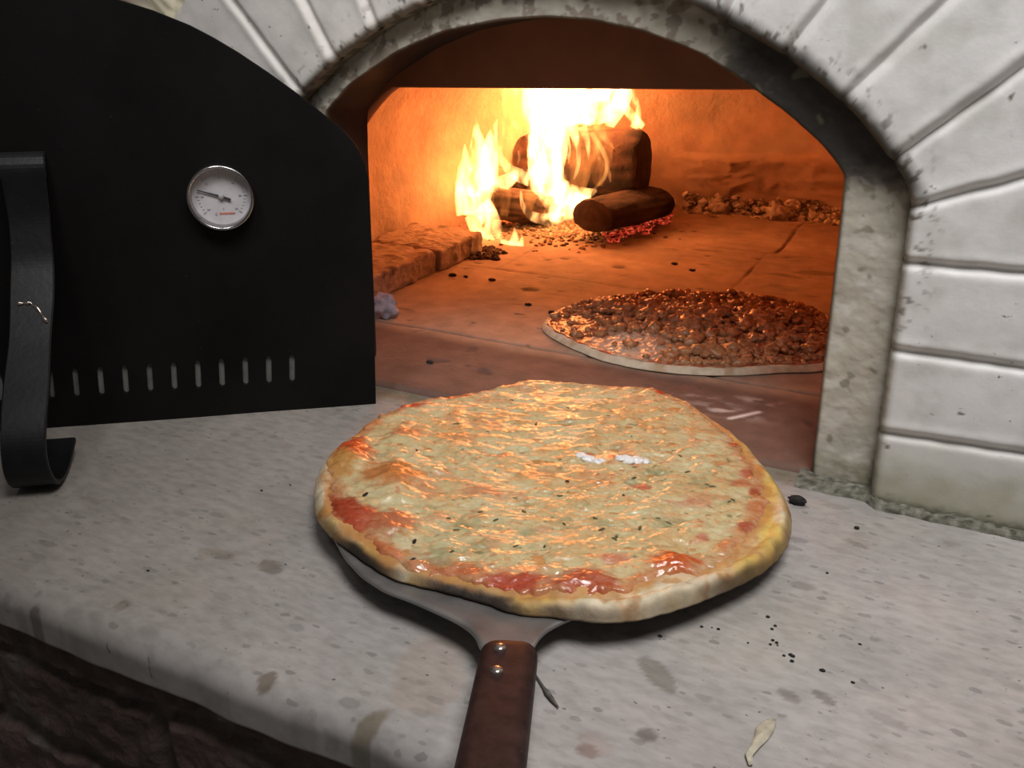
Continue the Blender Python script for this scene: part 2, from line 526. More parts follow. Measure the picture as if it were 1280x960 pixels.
# rough mortar bead along the foot of the wall
nx, ny = 260, 14
xs = np.linspace(-.089, .5, nx); q = np.linspace(0, 1, ny)
Xm = xs[:, None] * np.ones((1, ny))
onring = sstep(-.030, -.040, xs)[:, None]
yfront = .6445 + .008 * onring + .0022 * noise(xs * 55, 4)[:, None]
Ym = (YW + .024 * onring) * q[None, :] + yfront * (1 - q)[None, :]
Zm = .0050 * np.sin(np.clip(q * 1.7, 0, 1) * math.pi / 2)[None, :] * (1 + .35 * noise(Xm * 70, Ym * 200, 1)) + .0012 * fbm(Xm * 180, Ym * 180, 2, 3) * (q > .05)[None, :]
Zm[:, 0] = -.001
n2 = fbm(Xm * 160, Ym * 260, 7, 4)
cm = mixc(np.ones(Xm.shape + (3,)) * np.array([.17, .165, .13]), (.26, .25, .21), sstep(.1, .6, n2))
cm = mixc(cm, (.06, .06, .045), sstep(.0, .6, -n2))
o = mesh('trim_2', np.stack([Xm, Ym, Zm], -1).reshape(-1, 3), gridfaces(nx, ny), M['mortar'], col=cm)
tag(o, 'grimy mortar bead between worktop and white brick wall', kind='structure')

# steel hood plate with the inner oven mouth cut out
mp = lambda a, b: ony(a, b, .737)[[0, 2]]
hole = [mp(930, 112.5), mp(490, 109.5), mp(478, 119), mp(466, 132), mp(455, 146), mp(441, 168), mp(430, 195), mp(424, 225)]
hole = [(-.075, .279)] + [tuple(h) for h in hole] + [(-.555, .12), (-.555, -.02), (-.065, -.02), (-.065, .25)]
plate = flat_prism('wall_mouth', M['plate'], [(-.80, -.02), (-.80, .48), (.10, .48), (.10, -.02)], [hole], (0, .745, 0), (1, 0, 0), (0, 0, 1), .016, .001)
tag(plate, 'rusty brown hood plate over the inner oven mouth', kind='structure')

# oven chamber
cx, cy, r0 = -.275, 1.115, .480
nth, nz = 420, 150
th = np.linspace(0, 2 * math.pi, nth, endpoint=False)
hh = np.linspace(0, 1, nz)
prof = []
for h in hh:
    if h < .4: prof.append((1.0, h / .4 * .12))
    else:
        a = (h - .4) / .6 * math.pi / 2
        prof.append((max(math.cos(a), .001), .12 + .29 * math.sin(a)))
prof = np.array(prof)
TH = th[None, :] * np.ones((nz, 1))
RR = prof[:, 0][:, None] * r0; ZZ = prof[:, 1][:, None] * np.ones((1, nth))
sx, sy = np.cos(TH), np.sin(TH)
band_top = .094 + .012 * fbm(TH * 3.0, 2.0, 1, 3)
rough = sstep(.006, -.006, ZZ - band_top) * sstep(2.05, 1.85, TH)
RR = RR - rough * (.014 + .005 * fbm(sx * 7, sy * 7, ZZ * 12, 2) + .005 * fbm(sx * 26, sy * 26, ZZ * 50, 3)) - .004 * fbm(sx * 4, sy * 4, ZZ * 8, 3)
DX, DY = cx + RR * sx, cy + RR * sy
col = np.ones(DX.shape + (3,)) * np.array([.54, .36, .24])
n1 = fbm(sx * 6, sy * 6, ZZ * 12, 4); n2 = fbm(sx * 22, sy * 22, ZZ * 45, 4)
col = mixc(col, (.42, .31, .22), sstep(0, .6, n1) * .7)
col = mixc(col, (.36, .23, .15), rough * (.75 + .2 * n2))
col = mixc(col, (.16, .11, .08), sstep(.5, .8, n2) * rough * .5)
V = np.stack([DX, DY, ZZ], -1).reshape(-1, 3)
Fd = gridfaces(nz, nth, True)
ctr = V[Fd].mean(1)
keep = ~((ctr[:, 1] < .753) | ((ctr[:, 1] < 1.0) & (np.abs(ctr[:, 0] + .30) < .235) & (ctr[:, 2] < .30)))
# the mesh keeps the plain dome where the mouth is not
o = mesh('wall_oven', V, Fd[keep][:, ::-1], M['dome'], col=col)
tag(o, 'pale refractory dome of the oven chamber', kind='structure')

# hearth of fire bricks
xs = np.linspace(-.80, .24, 420); ys = np.r_[np.linspace(.676, .95, 170), np.linspace(.953, 1.62, 170)]
HX, HY = np.meshgrid(xs, ys, indexing='ij')
hd = np.zeros_like(HX)
jn = .004 * fbm(HX * 7, HY * 7, 3, 3)
joints = [np.abs(HY - .829 + jn - .02 * (HX + .5) ** 2), np.abs(HY - 1.075 + jn), np.abs(HY - 1.32 - jn)]
xj = np.where(HY < .829, 9.0, np.where(HY < 1.075, np.abs(HX + .02 + jn), np.where(HY < 1.32, np.abs(HX + .258 + jn), np.abs(HX + .246 - jn))))
joints.append(xj); joints.append(np.where(HY > 1.075, np.abs(HX + .56), 9)); joints.append(np.where(HY < .829, np.abs(HX - .08), 9))
jd = np.min(joints, axis=0) + .0008 * noise(HX * 120, HY * 120)
jamp = .35 + .65 * sstep(-.3, .3, noise(HX * 14, HY * 14, 4))
jamp = np.where(HY < .90, .8 + .2 * jamp, jamp)
gro = np.exp(-(jd / .0019) ** 2) * jamp
n1 = fbm(HX * 9, HY * 9, 3, 4); n2 = fbm(HX * 60, HY * 90, 5, 4)
pit = sstep(.62, .8, fbm(HX * 26, HY * 34, 8, 3))
hz = .0045 - .0032 * gro + .0007 * n1 - .0016 * pit - .003 * sstep(.682, .677, HY)
col = np.ones(HX.shape + (3,)) * np.array([.40, .262, .18])
col = mixc(col, (.30, .21, .16), sstep(-.1, .6, n1) * .7)
col = mixc(col, (.50, .36, .26), sstep(.2, .7, -n1) * .5)
col = mixc(col, (.08, .06, .05), gro * .8)
col = mixc(col, (.08, .06, .05), pit * .8)
streak = sstep(.45, .75, fbm(HX * 8 + 3, HY * 26, 14, 3))
col = mixc(col, (.12, .085, .065), streak * .6)
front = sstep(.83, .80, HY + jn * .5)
col = mixc(col, (.115, .054, .040), front * .85)  # weaker light on the front tile, put into its colour
for (px, py, a, b, s) in [(905, 520, .030, .010, .7), (950, 508, .02, .006, .6), (885, 505, .02, .006, .5)]:
    c = onz(px, py)
    e = ((HX - c[0]) / a) ** 2 + ((HY - c[1]) / b) ** 2
    col = mixc(col, (.62, .56, .52), np.exp(-e) * s * sstep(-.2, .5, n2))
c1, c2 = onz(912, 529), onz(948, 521)
tpar = np.clip(((HX - c1[0]) * (c2[0] - c1[0]) + (HY - c1[1]) * (c2[1] - c1[1])) / ((c2 - c1) @ (c2 - c1)), 0, 1)
dl = np.hypot(HX - c1[0] - tpar * (c2[0] - c1[0]), HY - c1[1] - tpar * (c2[1] - c1[1]))
col = mixc(col, (.75, .70, .66), np.exp(-(dl / .0022) ** 2))
hz[:, 0] = -.008
o = mesh('floor', np.stack([HX, HY, hz], -1).reshape(-1, 3), gridfaces(*HX.shape), M['hearth'], col=col)
tag(o, 'fire brick hearth of the oven', kind='structure')

# raised bricks along the left side of the hearth
def firebrick(x0, x1, y0, y1, z1, label, seed):
    n = 46; q = np.linspace(-1, 1, n)
    # rounded-box by pushing a cube-sphere grid
    mb = MB()
    hx, hy, hz_ = (x1 - x0) / 2, (y1 - y0) / 2, z1 / 2 - .002
    c = np.array([(x0 + x1) / 2, (y0 + y1) / 2, .0035 + hz_])
    for ax in range(3):
        for sg in (-1, 1):
            A, B = np.meshgrid(q, q, indexing='ij')
            p = np.zeros((n, n, 3)); p[..., ax] = sg; p[..., (ax + 1) % 3] = A; p[..., (ax + 2) % 3] = B
            p = p * np.array([hx, hy, hz_])
            b = .004
            lim = np.array([hx, hy, hz_]) - b
            inn = np.clip(p, -lim, lim); d = p - inn
            L = np.linalg.norm(d, axis=-1, keepdims=True)
            p = inn + np.where(L > 1e-9, d / np.maximum(L, 1e-9) * b, 0)
            w = p + c
            nn = fbm(w[..., 0] * 50 + seed, w[..., 1] * 50, w[..., 2] * 50, 4)
            w = w + (p / np.array([hx, hy, hz_])) * (.0022 * nn)[..., None]
            w[..., 2] = np.maximum(w[..., 2], .0035)
            cc = mixc(np.ones((n, n, 3)) * np.array([.50, .39, .29]), (.24, .17, .12), sstep(.15, .7, nn))
            f = gridfaces(n, n)
            mb.add(w.reshape(-1, 3), f if sg > 0 else f[:, ::-1], cc.reshape(-1, 3))
    o = mb.build('firebrick', M['firebrick'])
    tag(o, label, 'brick', 'fire bricks edging the hearth')
firebrick(-.738, -.623, .845, 1.028, .035, 'pale fire brick lying beside the hearth, the nearer one half behind the black door', 1)
firebrick(-.735, -.618, 1.032, 1.150, .034, 'pale fire brick lying beside the hearth, the farther one next to the flames', 5)

# worktop
nxw = 620
xw = np.r_[np.linspace(-1.35, -.72, 120, endpoint=False), np.linspace(-.72, .16, 420, endpoint=False), np.linspace(.16, .75, 80)]
top_y = np.linspace(.690, .318, 170)
bev = [(.318 - .018 * math.sin(a), -.016 + .016 * math.cos(a)) for a in np.linspace(0, math.pi / 2, 14)[1:]]
face = [(.300, z) for z in np.linspace(-.018, -.031, 10)] + [(.302, -.0325), (.33, -.0325), (.69, -.0325)]
pf = np.array([(y, 0.0) for y in top_y] + bev + face)
WX = xw[:, None] * np.ones((1, len(pf)))
wob = .0045 * noise(xw * 9, 3.0)[:, None] + .0022 * noise(xw * 27, 7.0)[:, None]
fr = sstep(.36, .31, pf[:, 0])[None, :] * (pf[:, 0] < .32)[None, :]
WY = pf[:, 0][None, :] + wob * fr
WZ = pf[:, 1][None, :] + .0006 * noise(WX * 14, WY * 14, 2) * (np.arange(len(pf)) < 182)[None, :] - .0000
WZ = np.where((pf[:, 0] > .62)[None, :] & (pf[:, 1] > -.001)[None, :], pf[:, 1][None, :], WZ)
col = np.ones(WX.shape + (3,)) * np.array([.385, .372, .364])
n1 = fbm(WX * 6, WY * 6, 3, 4); n2 = fbm(WX * 50, WY * 50, 5, 4)
col = mixc(col, (.415, .385, .37), sstep(-.1, .5, n1) * .6)
col = mixc(col, (.40, .385, .35), sstep(.1, .7, -n1) * .6)
col = mixc(col, (.24, .22, .188), sstep(-.22, -.62, WX + .03 * n1) * .7)  # falloff of light toward the left, put into the marble colour
patches = [(823, 846, .0175, .0065, -.75, (.24, .225, .20), .9), (457, 902, .014, .0055, 1.05, (.20, .17, .12), .8), (270, 692, .013, .006, .2, (.26, .235, .20), .7),
           (338, 710, .011, .006, -.2, (.19, .17, .145), .8), (545, 680, .01, .005, .3, (.3, .28, .25), .0), (805, 794, .014, .005, .35, (.24, .225, .21), .7),
           (1003, 732, .008, .005, .1, (.24, .225, .21), .75), (808, 919, .005, .005, .0, (.17, .15, .14), .85), (745, 932, .010, .006, -.4, (.34, .28, .26), .6),
           (735, 941, .006, .005, 0, (.22, .15, .13), .7), (1110, 900, .012, .004, -.3, (.26, .24, .23), .7), (1070, 680, .009, .003, -.3, (.22, .2, .18), .7),
           (540, 840, .02, .035, .3, (.36, .29, .24), .45), (152, 757, .005, .006, .4, (.2, .18, .15), .7), (333, 848, .006, .006, .5, (.16, .13, .10), .8),
           (170, 650, .02, .004, .3, (.3, .27, .25), .5), (115, 626, .012, .004, 0, (.24, .2, .18), .6), (32, 752, .006, .006, .5, (.08, .07, .06), .7),
           (1030, 872, .007, .003, -.5, (.2, .18, .17), .8), (985, 870, .008, .004, -.5, (.22, .2, .19), .8), (1190, 680, .006, .003, 0, (.26, .24, .22), .6),
           (1255, 850, .012, .004, -.4, (.3, .28, .27), .6), (660, 900, .0, .0, 0, (0, 0, 0), 0)]
for px, py, a, b, ro_, cc, s in patches:
    if a == 0: continue
    c = onz(px, py)
    dx, dy = WX - c[0], WY - c[1]
    e = np.hypot((dx * math.cos(ro_) + dy * math.sin(ro_)) / a, (-dx * math.sin(ro_) + dy * math.cos(ro_)) / b) + .22 * n2
    col = mixc(col, cc, sstep(1.08, .86, e) * s * (WY > .3))
# grime where the stone meets the oven mouth
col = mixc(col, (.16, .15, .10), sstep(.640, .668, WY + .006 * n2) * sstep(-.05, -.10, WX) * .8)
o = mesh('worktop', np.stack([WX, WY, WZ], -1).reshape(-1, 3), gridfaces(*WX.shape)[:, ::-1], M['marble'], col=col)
tag(o, 'worn grey marble worktop with round front edge in front of the oven', 'worktop')

# brickwork under the worktop
xs = np.linspace(-1.3, .35, 560); zs = np.linspace(-.42, -.0325, 200)
BX, BZ = np.meshgrid(xs, zs, indexing='ij')
wx = BX + .012 * fbm(BX * 7, BZ * 7, 2, 3); wzz = BZ + .012 * fbm(BX * 8, BZ * 8, 9, 3)
row = np.floor(wzz / .062); bxx = wx / .155 + .5 * (row % 2) + .23 * row
ix = np.floor(bxx)
fx = (bxx - ix) * .155; fz = wzz - row * .062
em = np.minimum(np.minimum(fx, .155 - fx), np.minimum(fz, .062 - fz))
isb = sstep(.004, .009, em + .002 * noise(BX * 80, BZ * 80))
hsh = np.sin(ix * 12.9 + row * 78.2) * 43758.5; hsh -= np.floor(hsh)
by = .316 - .010 * isb - .003 * fbm(BX * 50, BZ * 50, 4, 4) * 1
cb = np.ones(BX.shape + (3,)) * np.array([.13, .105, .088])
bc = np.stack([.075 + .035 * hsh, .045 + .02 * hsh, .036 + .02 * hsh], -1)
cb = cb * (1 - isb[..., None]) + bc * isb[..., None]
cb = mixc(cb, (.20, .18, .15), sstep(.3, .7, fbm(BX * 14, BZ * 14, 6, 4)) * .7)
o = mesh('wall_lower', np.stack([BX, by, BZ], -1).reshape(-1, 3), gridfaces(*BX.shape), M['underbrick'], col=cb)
tag(o, 'dark uneven brickwork below the marble worktop', kind='structure')

# ================================================================== OVEN DOOR
DA = onz(470, 505); DB = onz(0, 540)
dd = (DB - DA) / np.linalg.norm(DB - DA); dn = np.array([-dd[1], dd[0], 0.0])   # along the door to the left / out of its face
DO = DA + dn * 0.0
HALF = .255
right = [(0.0, 0.0), (-.004, .12), (-.005, .200)]
corner_ = [(-.003, .213), (.001, .224), (.007, .234), (.014, .2415), (.024, .2505)]
arc = [(.047, .2700), (.067, .2855), (.088, .3005), (.105, .3112), (.121, .3200), (.146, .3305), (.171, .3385), (.2, .3455), (.228, .349), (.255, .350)]
half = right + corner_ + arc
outl = half + [(2 * HALF - a, b) for a, b in half[-2::-1]]
holes = []
for i in range(17):
    u = .0705 + (.2285 - .0705) / 8 * i * 1.0
    if u > .45: break
    zc = .040; w_, h_ = .0024, .0125
    sl = -.0008
    pts = []
    for k in range(8): 
        a = math.pi * k / 7; pts.append((u + sl + w_ * math.cos(a), zc + h_ - w_ + w_ * math.sin(a)))
    for k in range(8):
        a = math.pi + math.pi * k / 7; pts.append((u - sl + w_ * math.cos(a), zc - h_ + w_ + w_ * math.sin(a)))
    holes.append(pts)
door = empty('oven_door', tuple(DA + dd * HALF))
tag(door, 'black arched steel oven door with dial thermometer standing left of the oven mouth', 'oven door')
# plane axes: ex runs along -dd so that ex x ey points out of the face
ex = -dd
flip = lambda L: [(-a, b) for a, b in L]
flat_prism('panel', M['black'], flip(outl), [flip(h) for h in holes], DA - dn * .0015, ex, (0, 0, 1), .003, .0005, door)
mb = MB(); mb.box(DA + dd * .255 - dn * .0042 + np.array([0, 0, .040]), dd, dn, (0, 0, 1.), .236, .0010, .022, .0004)
mb.build('damper_plate', M['greyplate'], door, False)['label'] = 'grey plate behind the slots'
dp = lambda u, off, z: DA + dd * u + dn * off + np.array([0, 0, z])
# strap handle: bent flat bar, foot resting on the worktop
hp = np.array([(-.001, .229), (.004, .2275), (.0075, .222), (.0085, .205), (.012, .183), (.026, .150), (.046, .124), (.068, .101), (.092, .079), (.112, .061), (.125, .048), (.131, .036),
               (.132, .024), (.127, .013), (.117, .006), (.103, .0035), (.085, .0038), (.070, .008), (.058, .0145)])
k = np.r_[0, np.cumsum(np.linalg.norm(np.diff(hp, axis=0), axis=1))]
ss = np.linspace(0, k[-1], 120)
hp = np.stack([np.interp(ss, k, hp[:, i]) for i in (0, 1)], 1)
for _ in range(12): hp[1:-1] = .25 * hp[:-2] + .5 * hp[1:-1] + .25 * hp[2:]
T = np.gradient(hp, axis=0); T /= np.linalg.norm(T, axis=1)[:, None]; Nn = np.stack([T[:, 1], -T[:, 0]], 1)
V, hw, ht = [], .0155, .0022
for i in range(len(hp)):
    wv = hw * (1 + .03 * math.sin(i * .21)) * (1.06 if i < 8 else 1)
    for a, b in ((-1, -.6), (-.93, -1), (.93, -1), (1, -.6), (1, .6), (.93, 1), (-.93, 1), (-1, .6)):
        q = hp[i] + Nn[i] * ht * b
        V.append(dp(.255 + a * wv, q[0], q[1]))
Fh = [tuple(f) for f in gridfaces(len(hp), 8, True)] + [tuple(range(8)), tuple(range((len(hp) - 1) * 8, len(hp) * 8))]
mb = MB(); mb.add(V, Fh)
h = mb.build('handle', M['strap'], door, smooth=False)
h['label'] = 'bent black strap handle with a curled foot'
# weld scar across the strap
i0 = 42
mb = MB()
scar = []
for j in range(14):
    u = .255 + .010 - j * .0017
    ii = int(i0 + (j - 2) ** 2 * .05)
    q = hp[ii] + Nn[ii] * (-(ht + .0003) if Nn[ii][0] < 0 else (ht + .0003))
    scar.append(dp(u, q[0], q[1]))
mb.tube(scar, [.0015 + .0007 * math.sin(j * 1.7) for j in range(14)], 6)
mb.build('weld_bead', M['rivet'], h)

# thermometer
def lathe(name, prof_, mat, cen, parent, n=64, smooth=True):
    mb = MB(); Vv = []
    for r, o_ in prof_:
        for j in range(n):
            a = 2 * math.pi * j / n
            Vv.append(cen + dd * r * math.cos(a) + np.array([0, 0, 1.]) * r * math.sin(a) + dn * o_)
    mb.add(Vv, [tuple(f) for f in gridfaces(len(prof_), n, True)])
    return mb.build(name, mat, parent, smooth)
tc = dp(.1125, .0, .192)
RT = .0262
th_ = lathe('thermometer', [(.004, -.03), (.004, -.004), (.022, -.002), (RT - .001, .0005), (RT, .002), (RT, .0105), (RT - .0007, .0118), (RT - .0016, .0123), (RT - .0026, .0118), (RT - .0032, .0102),
                            (RT - .0036, .0030)], M['chrome'], tc, door)
th_['label'] = 'round chrome dial thermometer'
lathe('dial', [(.0001, .0034), (.010, .0034), (RT - .0035, .0034)], M['dial'], tc, th_)
lathe('hub', [(.0022, .0034), (.0022, .0056), (.0015, .0062), (.0001, .0063)], M['greyink'], tc, th_, 20)
def bar(p, q, w, off, name, mat, w2=None):
    """flat strip on the dial, p/q in dial plane (right, up)"""
    p, q = np.array(p), np.array(q); t_ = (q - p) / np.linalg.norm(q - p); nn = np.array([-t_[1], t_[0]])
    w2 = w if w2 is None else w2
    cs = [p + nn * w, p - nn * w, q - nn * w2, q + nn * w2]
    f3 = lambda c, o_: tc - dd * c[0] + np.array([0, 0, c[1]]) + dn * o_
    return [f3(c, off) for c in cs] + [f3(c, off + .0004) for c in cs]
BF = [(0, 3, 2, 1), (4, 5, 6, 7), (0, 1, 5, 4), (1, 2, 6, 5), (2, 3, 7, 6), (3, 0, 4, 7)]
mb = MB(); mb.add(bar((.0072, -.0028), (-.0005, .0003), .0010, .0046, '', None, .0009), BF)
mb.add(bar((-.0005, .0003), (-.0178, .0058), .0009, .0046, '', None, .00035), BF)
mb.build('needle', M['ink'], th_, False)
mb = MB()
for i in range(31):                                        # scale
    a = math.radians(222 - i * 264 / 30); c, s = math.cos(a), math.sin(a)
    big = i % 5 == 0
    mb.add(bar((.0172 * c, .0172 * s), ((.0198 if big else .0184) * c, (.0198 if big else .0184) * s), .0003 if big else .00015, .0035, '', None), BF)
    if big:
        mb.add(bar((.0146 * c - .0011, .0146 * s), (.0146 * c + .0011, .0146 * s), .00055, .0035, '', None), BF)
mb.add(bar((.0006, -.0102), (.0006, -.0088), .0005, .0035, '', None), BF)
mb.add(bar((-.0060, -.0135), (-.0046, -.0135), .0011, .0035, '', None), BF)
mb.build('scale_marks', M['greyink'], th_, False)
mb = MB()
for i in range(9):                                         # tiny red word, too small to read
    x = -.0026 + i * .00135
    mb.add(bar((x, -.0136), (x + .0010, -.0136), .00055 if i % 3 else .0008, .0035, '', None), BF)
mb.build('red_wordmark', M['redink'], th_, False)

# ================================================================== PEEL
SL = .040                                   # the peel slopes up toward its handle
peel_n = np.array([0, SL, 1.0])
zp = lambda y, h=0.0: .0062 + (.70 - y) * SL + h
def onpeel(px, py, h=0.0):
    return hit(px, py, peel_n, .0062 + .70 * SL + h)
peel = empty('pizza_peel', (-.235, .53, .006))
tag(peel, 'round metal pizza peel with dark brown handle under the cheese pizza', 'pizza peel')
# outline: visible left edge, neck, hidden round far side
left_edge = [onpeel(*p) for p in [(402, 640), (408, 655), (416, 672), (431, 699), (452, 722), (481, 741), (512, 752), (546, 767), (573, 780), (588, 791), (597, 803), (599, 816)]]
right_edge = [onpeel(*p) for p in [(666, 818), (670, 806), (684, 790), (708, 777), (745, 766), (790, 756), (830, 742)]]
le = np.array(left_edge)[:, :2]; re_ = np.array(right_edge)[:, :2]
cpt = np.array([-.232, .548])
a0 = math.atan2(*(re_[-1] - cpt)[::-1]); a1 = math.atan2(*(le[0] - cpt)[::-1])
if a1 < a0: a1 += 2 * math.pi
r0_, r1_ = np.linalg.norm(re_[-1] - cpt), np.linalg.norm(le[0] - cpt)
far = []
for q in np.linspace(0, 1, 60)[1:-1]:
    rr = (r0_ * (1 - q) + r1_ * q); rr = rr + (.142 - rr) * math.sin(math.pi * q) ** .6
    a = a0 + (a1 - a0) * q
    far.append(cpt + rr * np.array([math.cos(a), math.sin(a)]))
loop = np.vstack([le, re_, np.array(far)])
def smooth_closed(L, n, it=2):
    L = np.vstack([L, L[:1]]); k = np.r_[0, np.cumsum(np.linalg.norm(np.diff(L, axis=0), axis=1))]
    s = np.linspace(0, k[-1], n, endpoint=False)
    Q = np.stack([np.interp(s, k, L[:, i]) for i in (0, 1)], 1)
    for _ in range(it): Q = .25 * np.roll(Q, 1, 0) + .5 * Q + .25 * np.roll(Q, -1, 0)
    return Q
loop = smooth_closed(loop, 360, 3)
hole_ = MB()
rings = []
# thin sheet with a slightly rolled rim; the neck is gently domed
hc = (np.array(onpeel(603, 797)) + np.array(onpeel(671, 799)))[:2] / 2
def sheet(P, h):
    dn_ = np.linalg.norm(P - hc, axis=1)
    return np.stack([P[:, 0], P[:, 1], zp(P[:, 1], h) + .003 * np.exp(-(dn_ / .016) ** 2)], 1)
ins = [(1.0, -.0006), (1.0, .0008), (.995, .0014), (.97, .0014), (.8, .0010), (.5, .0010), (.2, .0010), (.01, .0010)]
V = np.vstack([sheet(cpt + (loop - cpt) * .01, -.0006)] + [sheet(cpt + (loop - cpt) * f, -.0006) for f in (.5, .97)] + [sheet(cpt + (loop - cpt) * f, h) for f, h in ins])
mb = MB(); mb.add(V, [tuple(f) for f in gridfaces(3 + len(ins), len(loop), True)])
mb.build('blade', M['steel'], peel)
# handle: flattened oval bar running out over the worktop edge
h0 = np.array([hc[0], hc[1], zp(hc[1], .006)])
def handle_pt(px, py, z): return onz(px, py, z)
A = handle_pt(637.5, 800, .030); B = handle_pt(611, 957, .0375)
ax = (B - A) / np.linalg.norm(B - A)
sd = np.cross(ax, (0, 0, 1)); sd /= np.linalg.norm(sd); upn = np.cross(sd, ax)
if upn[2] < 0: upn = -upn
V = []; nh = 40; Lh = .42
stn = np.r_[0, .001, .003, np.linspace(.006, Lh - .006, 40), Lh - .003, Lh]
for s in stn:
    e = min(1, .86 + .14 * min(1, s / .004)) * (1 if s < Lh - .004 else .8)
    w_ = (.0150 + .0006 * min(1, s / .1)) * e; h_ = .0085 * e
    cen = A + ax * s - upn * .0075
    for j in range(nh):
        a = 2 * math.pi * j / nh
        ca, sa = math.cos(a), math.sin(a)
        # super-ellipse
        x = math.copysign(abs(ca) ** .6, ca) * w_; z = math.copysign(abs(sa) ** .6, sa) * h_
        bow = 0.0
        V.append(cen + sd * x + upn * z)
mb = MB(); mb.add(V, [tuple(f) for f in gridfaces(len(stn), nh, True)] + [tuple(range(nh - 1, -1, -1)), tuple(range((len(stn) - 1) * nh, len(stn) * nh))])
grip = mb.build('handle', M['grip'], peel)
grip['label'] = 'dark brown handle'
for px, py in ((625, 809.5), (621, 838)):
    d_ = hit(px, py, upn, upn @ (A + upn * .001))
    mb = MB(); V = []
    for r, o_ in ((.0034, -.001), (.0034, .0002), (.0030, .0010), (.0018, .0016), (.0001, .0018)):
        for j in range(20):
            a = 2 * math.pi * j / 20
            V.append(d_ + sd * r * math.cos(a) + ax * r * math.sin(a) + upn * (o_))
    mb.add(V, [tuple(f) for f in gridfaces(5, 20, True)])
    mb.build('rivet', M['rivet'], peel)

# ================================================================== PIZZAS
def polar_fn(pts, c, n=720, it=3):
    P = smooth_closed(np.array(pts)[:, :2], 1400, 4)
    a = np.unwrap(np.arctan2(P[:, 1] - c[1], P[:, 0] - c[0])); r = np.hypot(P[:, 0] - c[0], P[:, 1] - c[1])
    if a[-1] < a[0]: a, r = a[::-1], r[::-1]
    th = np.linspace(0, 2 * math.pi, n, endpoint=False)
    a = a % (2 * math.pi)
    aa = np.r_[a - 2 * math.pi, a, a + 2 * math.pi]; rr = np.r_[r, r, r]
    o_ = np.argsort(aa)
    R_ = np.interp(th, aa[o_], rr[o_])
    for _ in range(it): R_ = .25 * np.roll(R_, 1) + .5 * R_ + .25 * np.roll(R_, -1)
    return th, R_

out_px = [(393, 612), (397, 580), (408, 562), (430, 545), (455, 522), (480, 508), (520, 493), (560, 488), (600, 483), (640, 475), (670, 470), (700, 473), (740, 475), (780, 478),
          (810, 478), (835, 486), (862, 496), (885, 512), (910, 528), (935, 548), (955, 573), (972, 597), (982, 615), (990, 640), (988, 670), (975, 692), (955, 710), (930, 724),
          (900, 737), (870, 748), (840, 759), (800, 770), (760, 774), (730, 770), (700, 766), (670, 763), (650, 766), (630, 757), (600, 745), (570, 738), (540, 730), (515, 725),
          (500, 722), (480, 714), (465, 703), (445, 688), (425, 676), (405, 658), (395, 640)]
RIMH = .013
BASE = .0016
def rimlift(px, py):
    # far edge is seen at its top, near edge at its underside
    return BASE + .0045 + .0065 * float(sstep(690, 540, py))
opts = [onpeel(px, py, rimlift(px, py)) for px, py in out_px]
PC = np.array([-.228, .545])
na, nrr = 720, 190
th, RO = polar_fn(opts, PC, na, 70)
RO = RO + .0007 * noise(np.cos(th) * 14, np.sin(th) * 14, 4) + .0004 * noise(np.cos(th) * 36, np.sin(th) * 36, 4)
pxw = lambda px, py, h=.012: onpeel(px, py, h)[:2]
def blob(X, Y, px, py, rx, ry, rot=0.0):
    """soft elliptical mask: centre and radii in photo pixels, laid on the pizza"""
    c = pxw(px, py); ex_ = (pxw(px + 10, py) - c) / 10; ey_ = (pxw(px, py + 10) - c) / 10
    Mx = np.linalg.inv(np.stack([ex_, ey_], 1))
    q = np.stack([X - c[0], Y - c[1]], -1) @ Mx.T
    if rot:
        q = np.stack([q[..., 0] * math.cos(rot) + q[..., 1] * math.sin(rot), -q[..., 0] * math.sin(rot) + q[..., 1] * math.cos(rot)], -1)
    return np.hypot(q[..., 0] / rx, q[..., 1] / ry)

# rim height and topping margin by angle, keyed by pixels along the edge
def by_angle(keys, default):
    ks = []
    for px, py, v in keys:
        p = pxw(px, py) - PC
        ks.append((math.atan2(p[1], p[0]) % (2 * math.pi), v))
    ks.sort()
    a = np.array([k_[0] for k_ in ks]); vv = np.array([k_[1] for k_ in ks])
    r_ = np.interp(th, np.r_[a - 2 * math.pi, a, a + 2 * math.pi], np.r_[vv, vv, vv])
    for _ in range(20): r_ = .25 * np.roll(r_, 1) + .5 * r_ + .25 * np.roll(r_, -1)
    return r_
rimh = by_angle([(400, 590, .0075), (430, 560, .006), (500, 505, .0045), (600, 483, .004), (720, 473, .005), (830, 485, .0055), (935, 548, .006), (985, 640, .008), (965, 690, .009), (900, 735, .009),
                 (850, 745, .0115), (790, 765, .0090), (740, 768, .0082), (690, 760, .007), (640, 755, .0045), (560, 733, .003), (500, 718, .004), (450, 690, .0045), (405, 655, .006)], .006)
marg = by_angle([(396, 600, .0085), (410, 565, .004), (430, 547, .005), (500, 503, .003), (600, 483, .003), (720, 473, .003), (830, 485, .003), (900, 520, .006), (940, 552, .009), (975, 600, .012), (988, 640, .016), (970, 690, .022), (940, 715, .016),
                 (900, 737, .012), (870, 748, .020), (835, 760, .024), (800, 768, .017), (760, 772, .014), (730, 769, .012), (690, 763, .010), (640, 757, .008), (590, 742, .006), (540, 727, .005),
                 (500, 718, .003), (450, 690, .0075), (420, 670, .0085), (400, 650, .0075)], .01)
rho = np.r_[np.linspace(0, .8, 60, endpoint=False), np.linspace(.8, 1, nrr - 60)]
TH, RHO = np.meshgrid(th, rho, indexing='ij')
XX = PC[0] + RHO * RO[:, None] * np.cos(TH); YY = PC[1] + RHO * RO[:, None] * np.sin(TH)
dE = (1 - RHO) * RO[:, None]
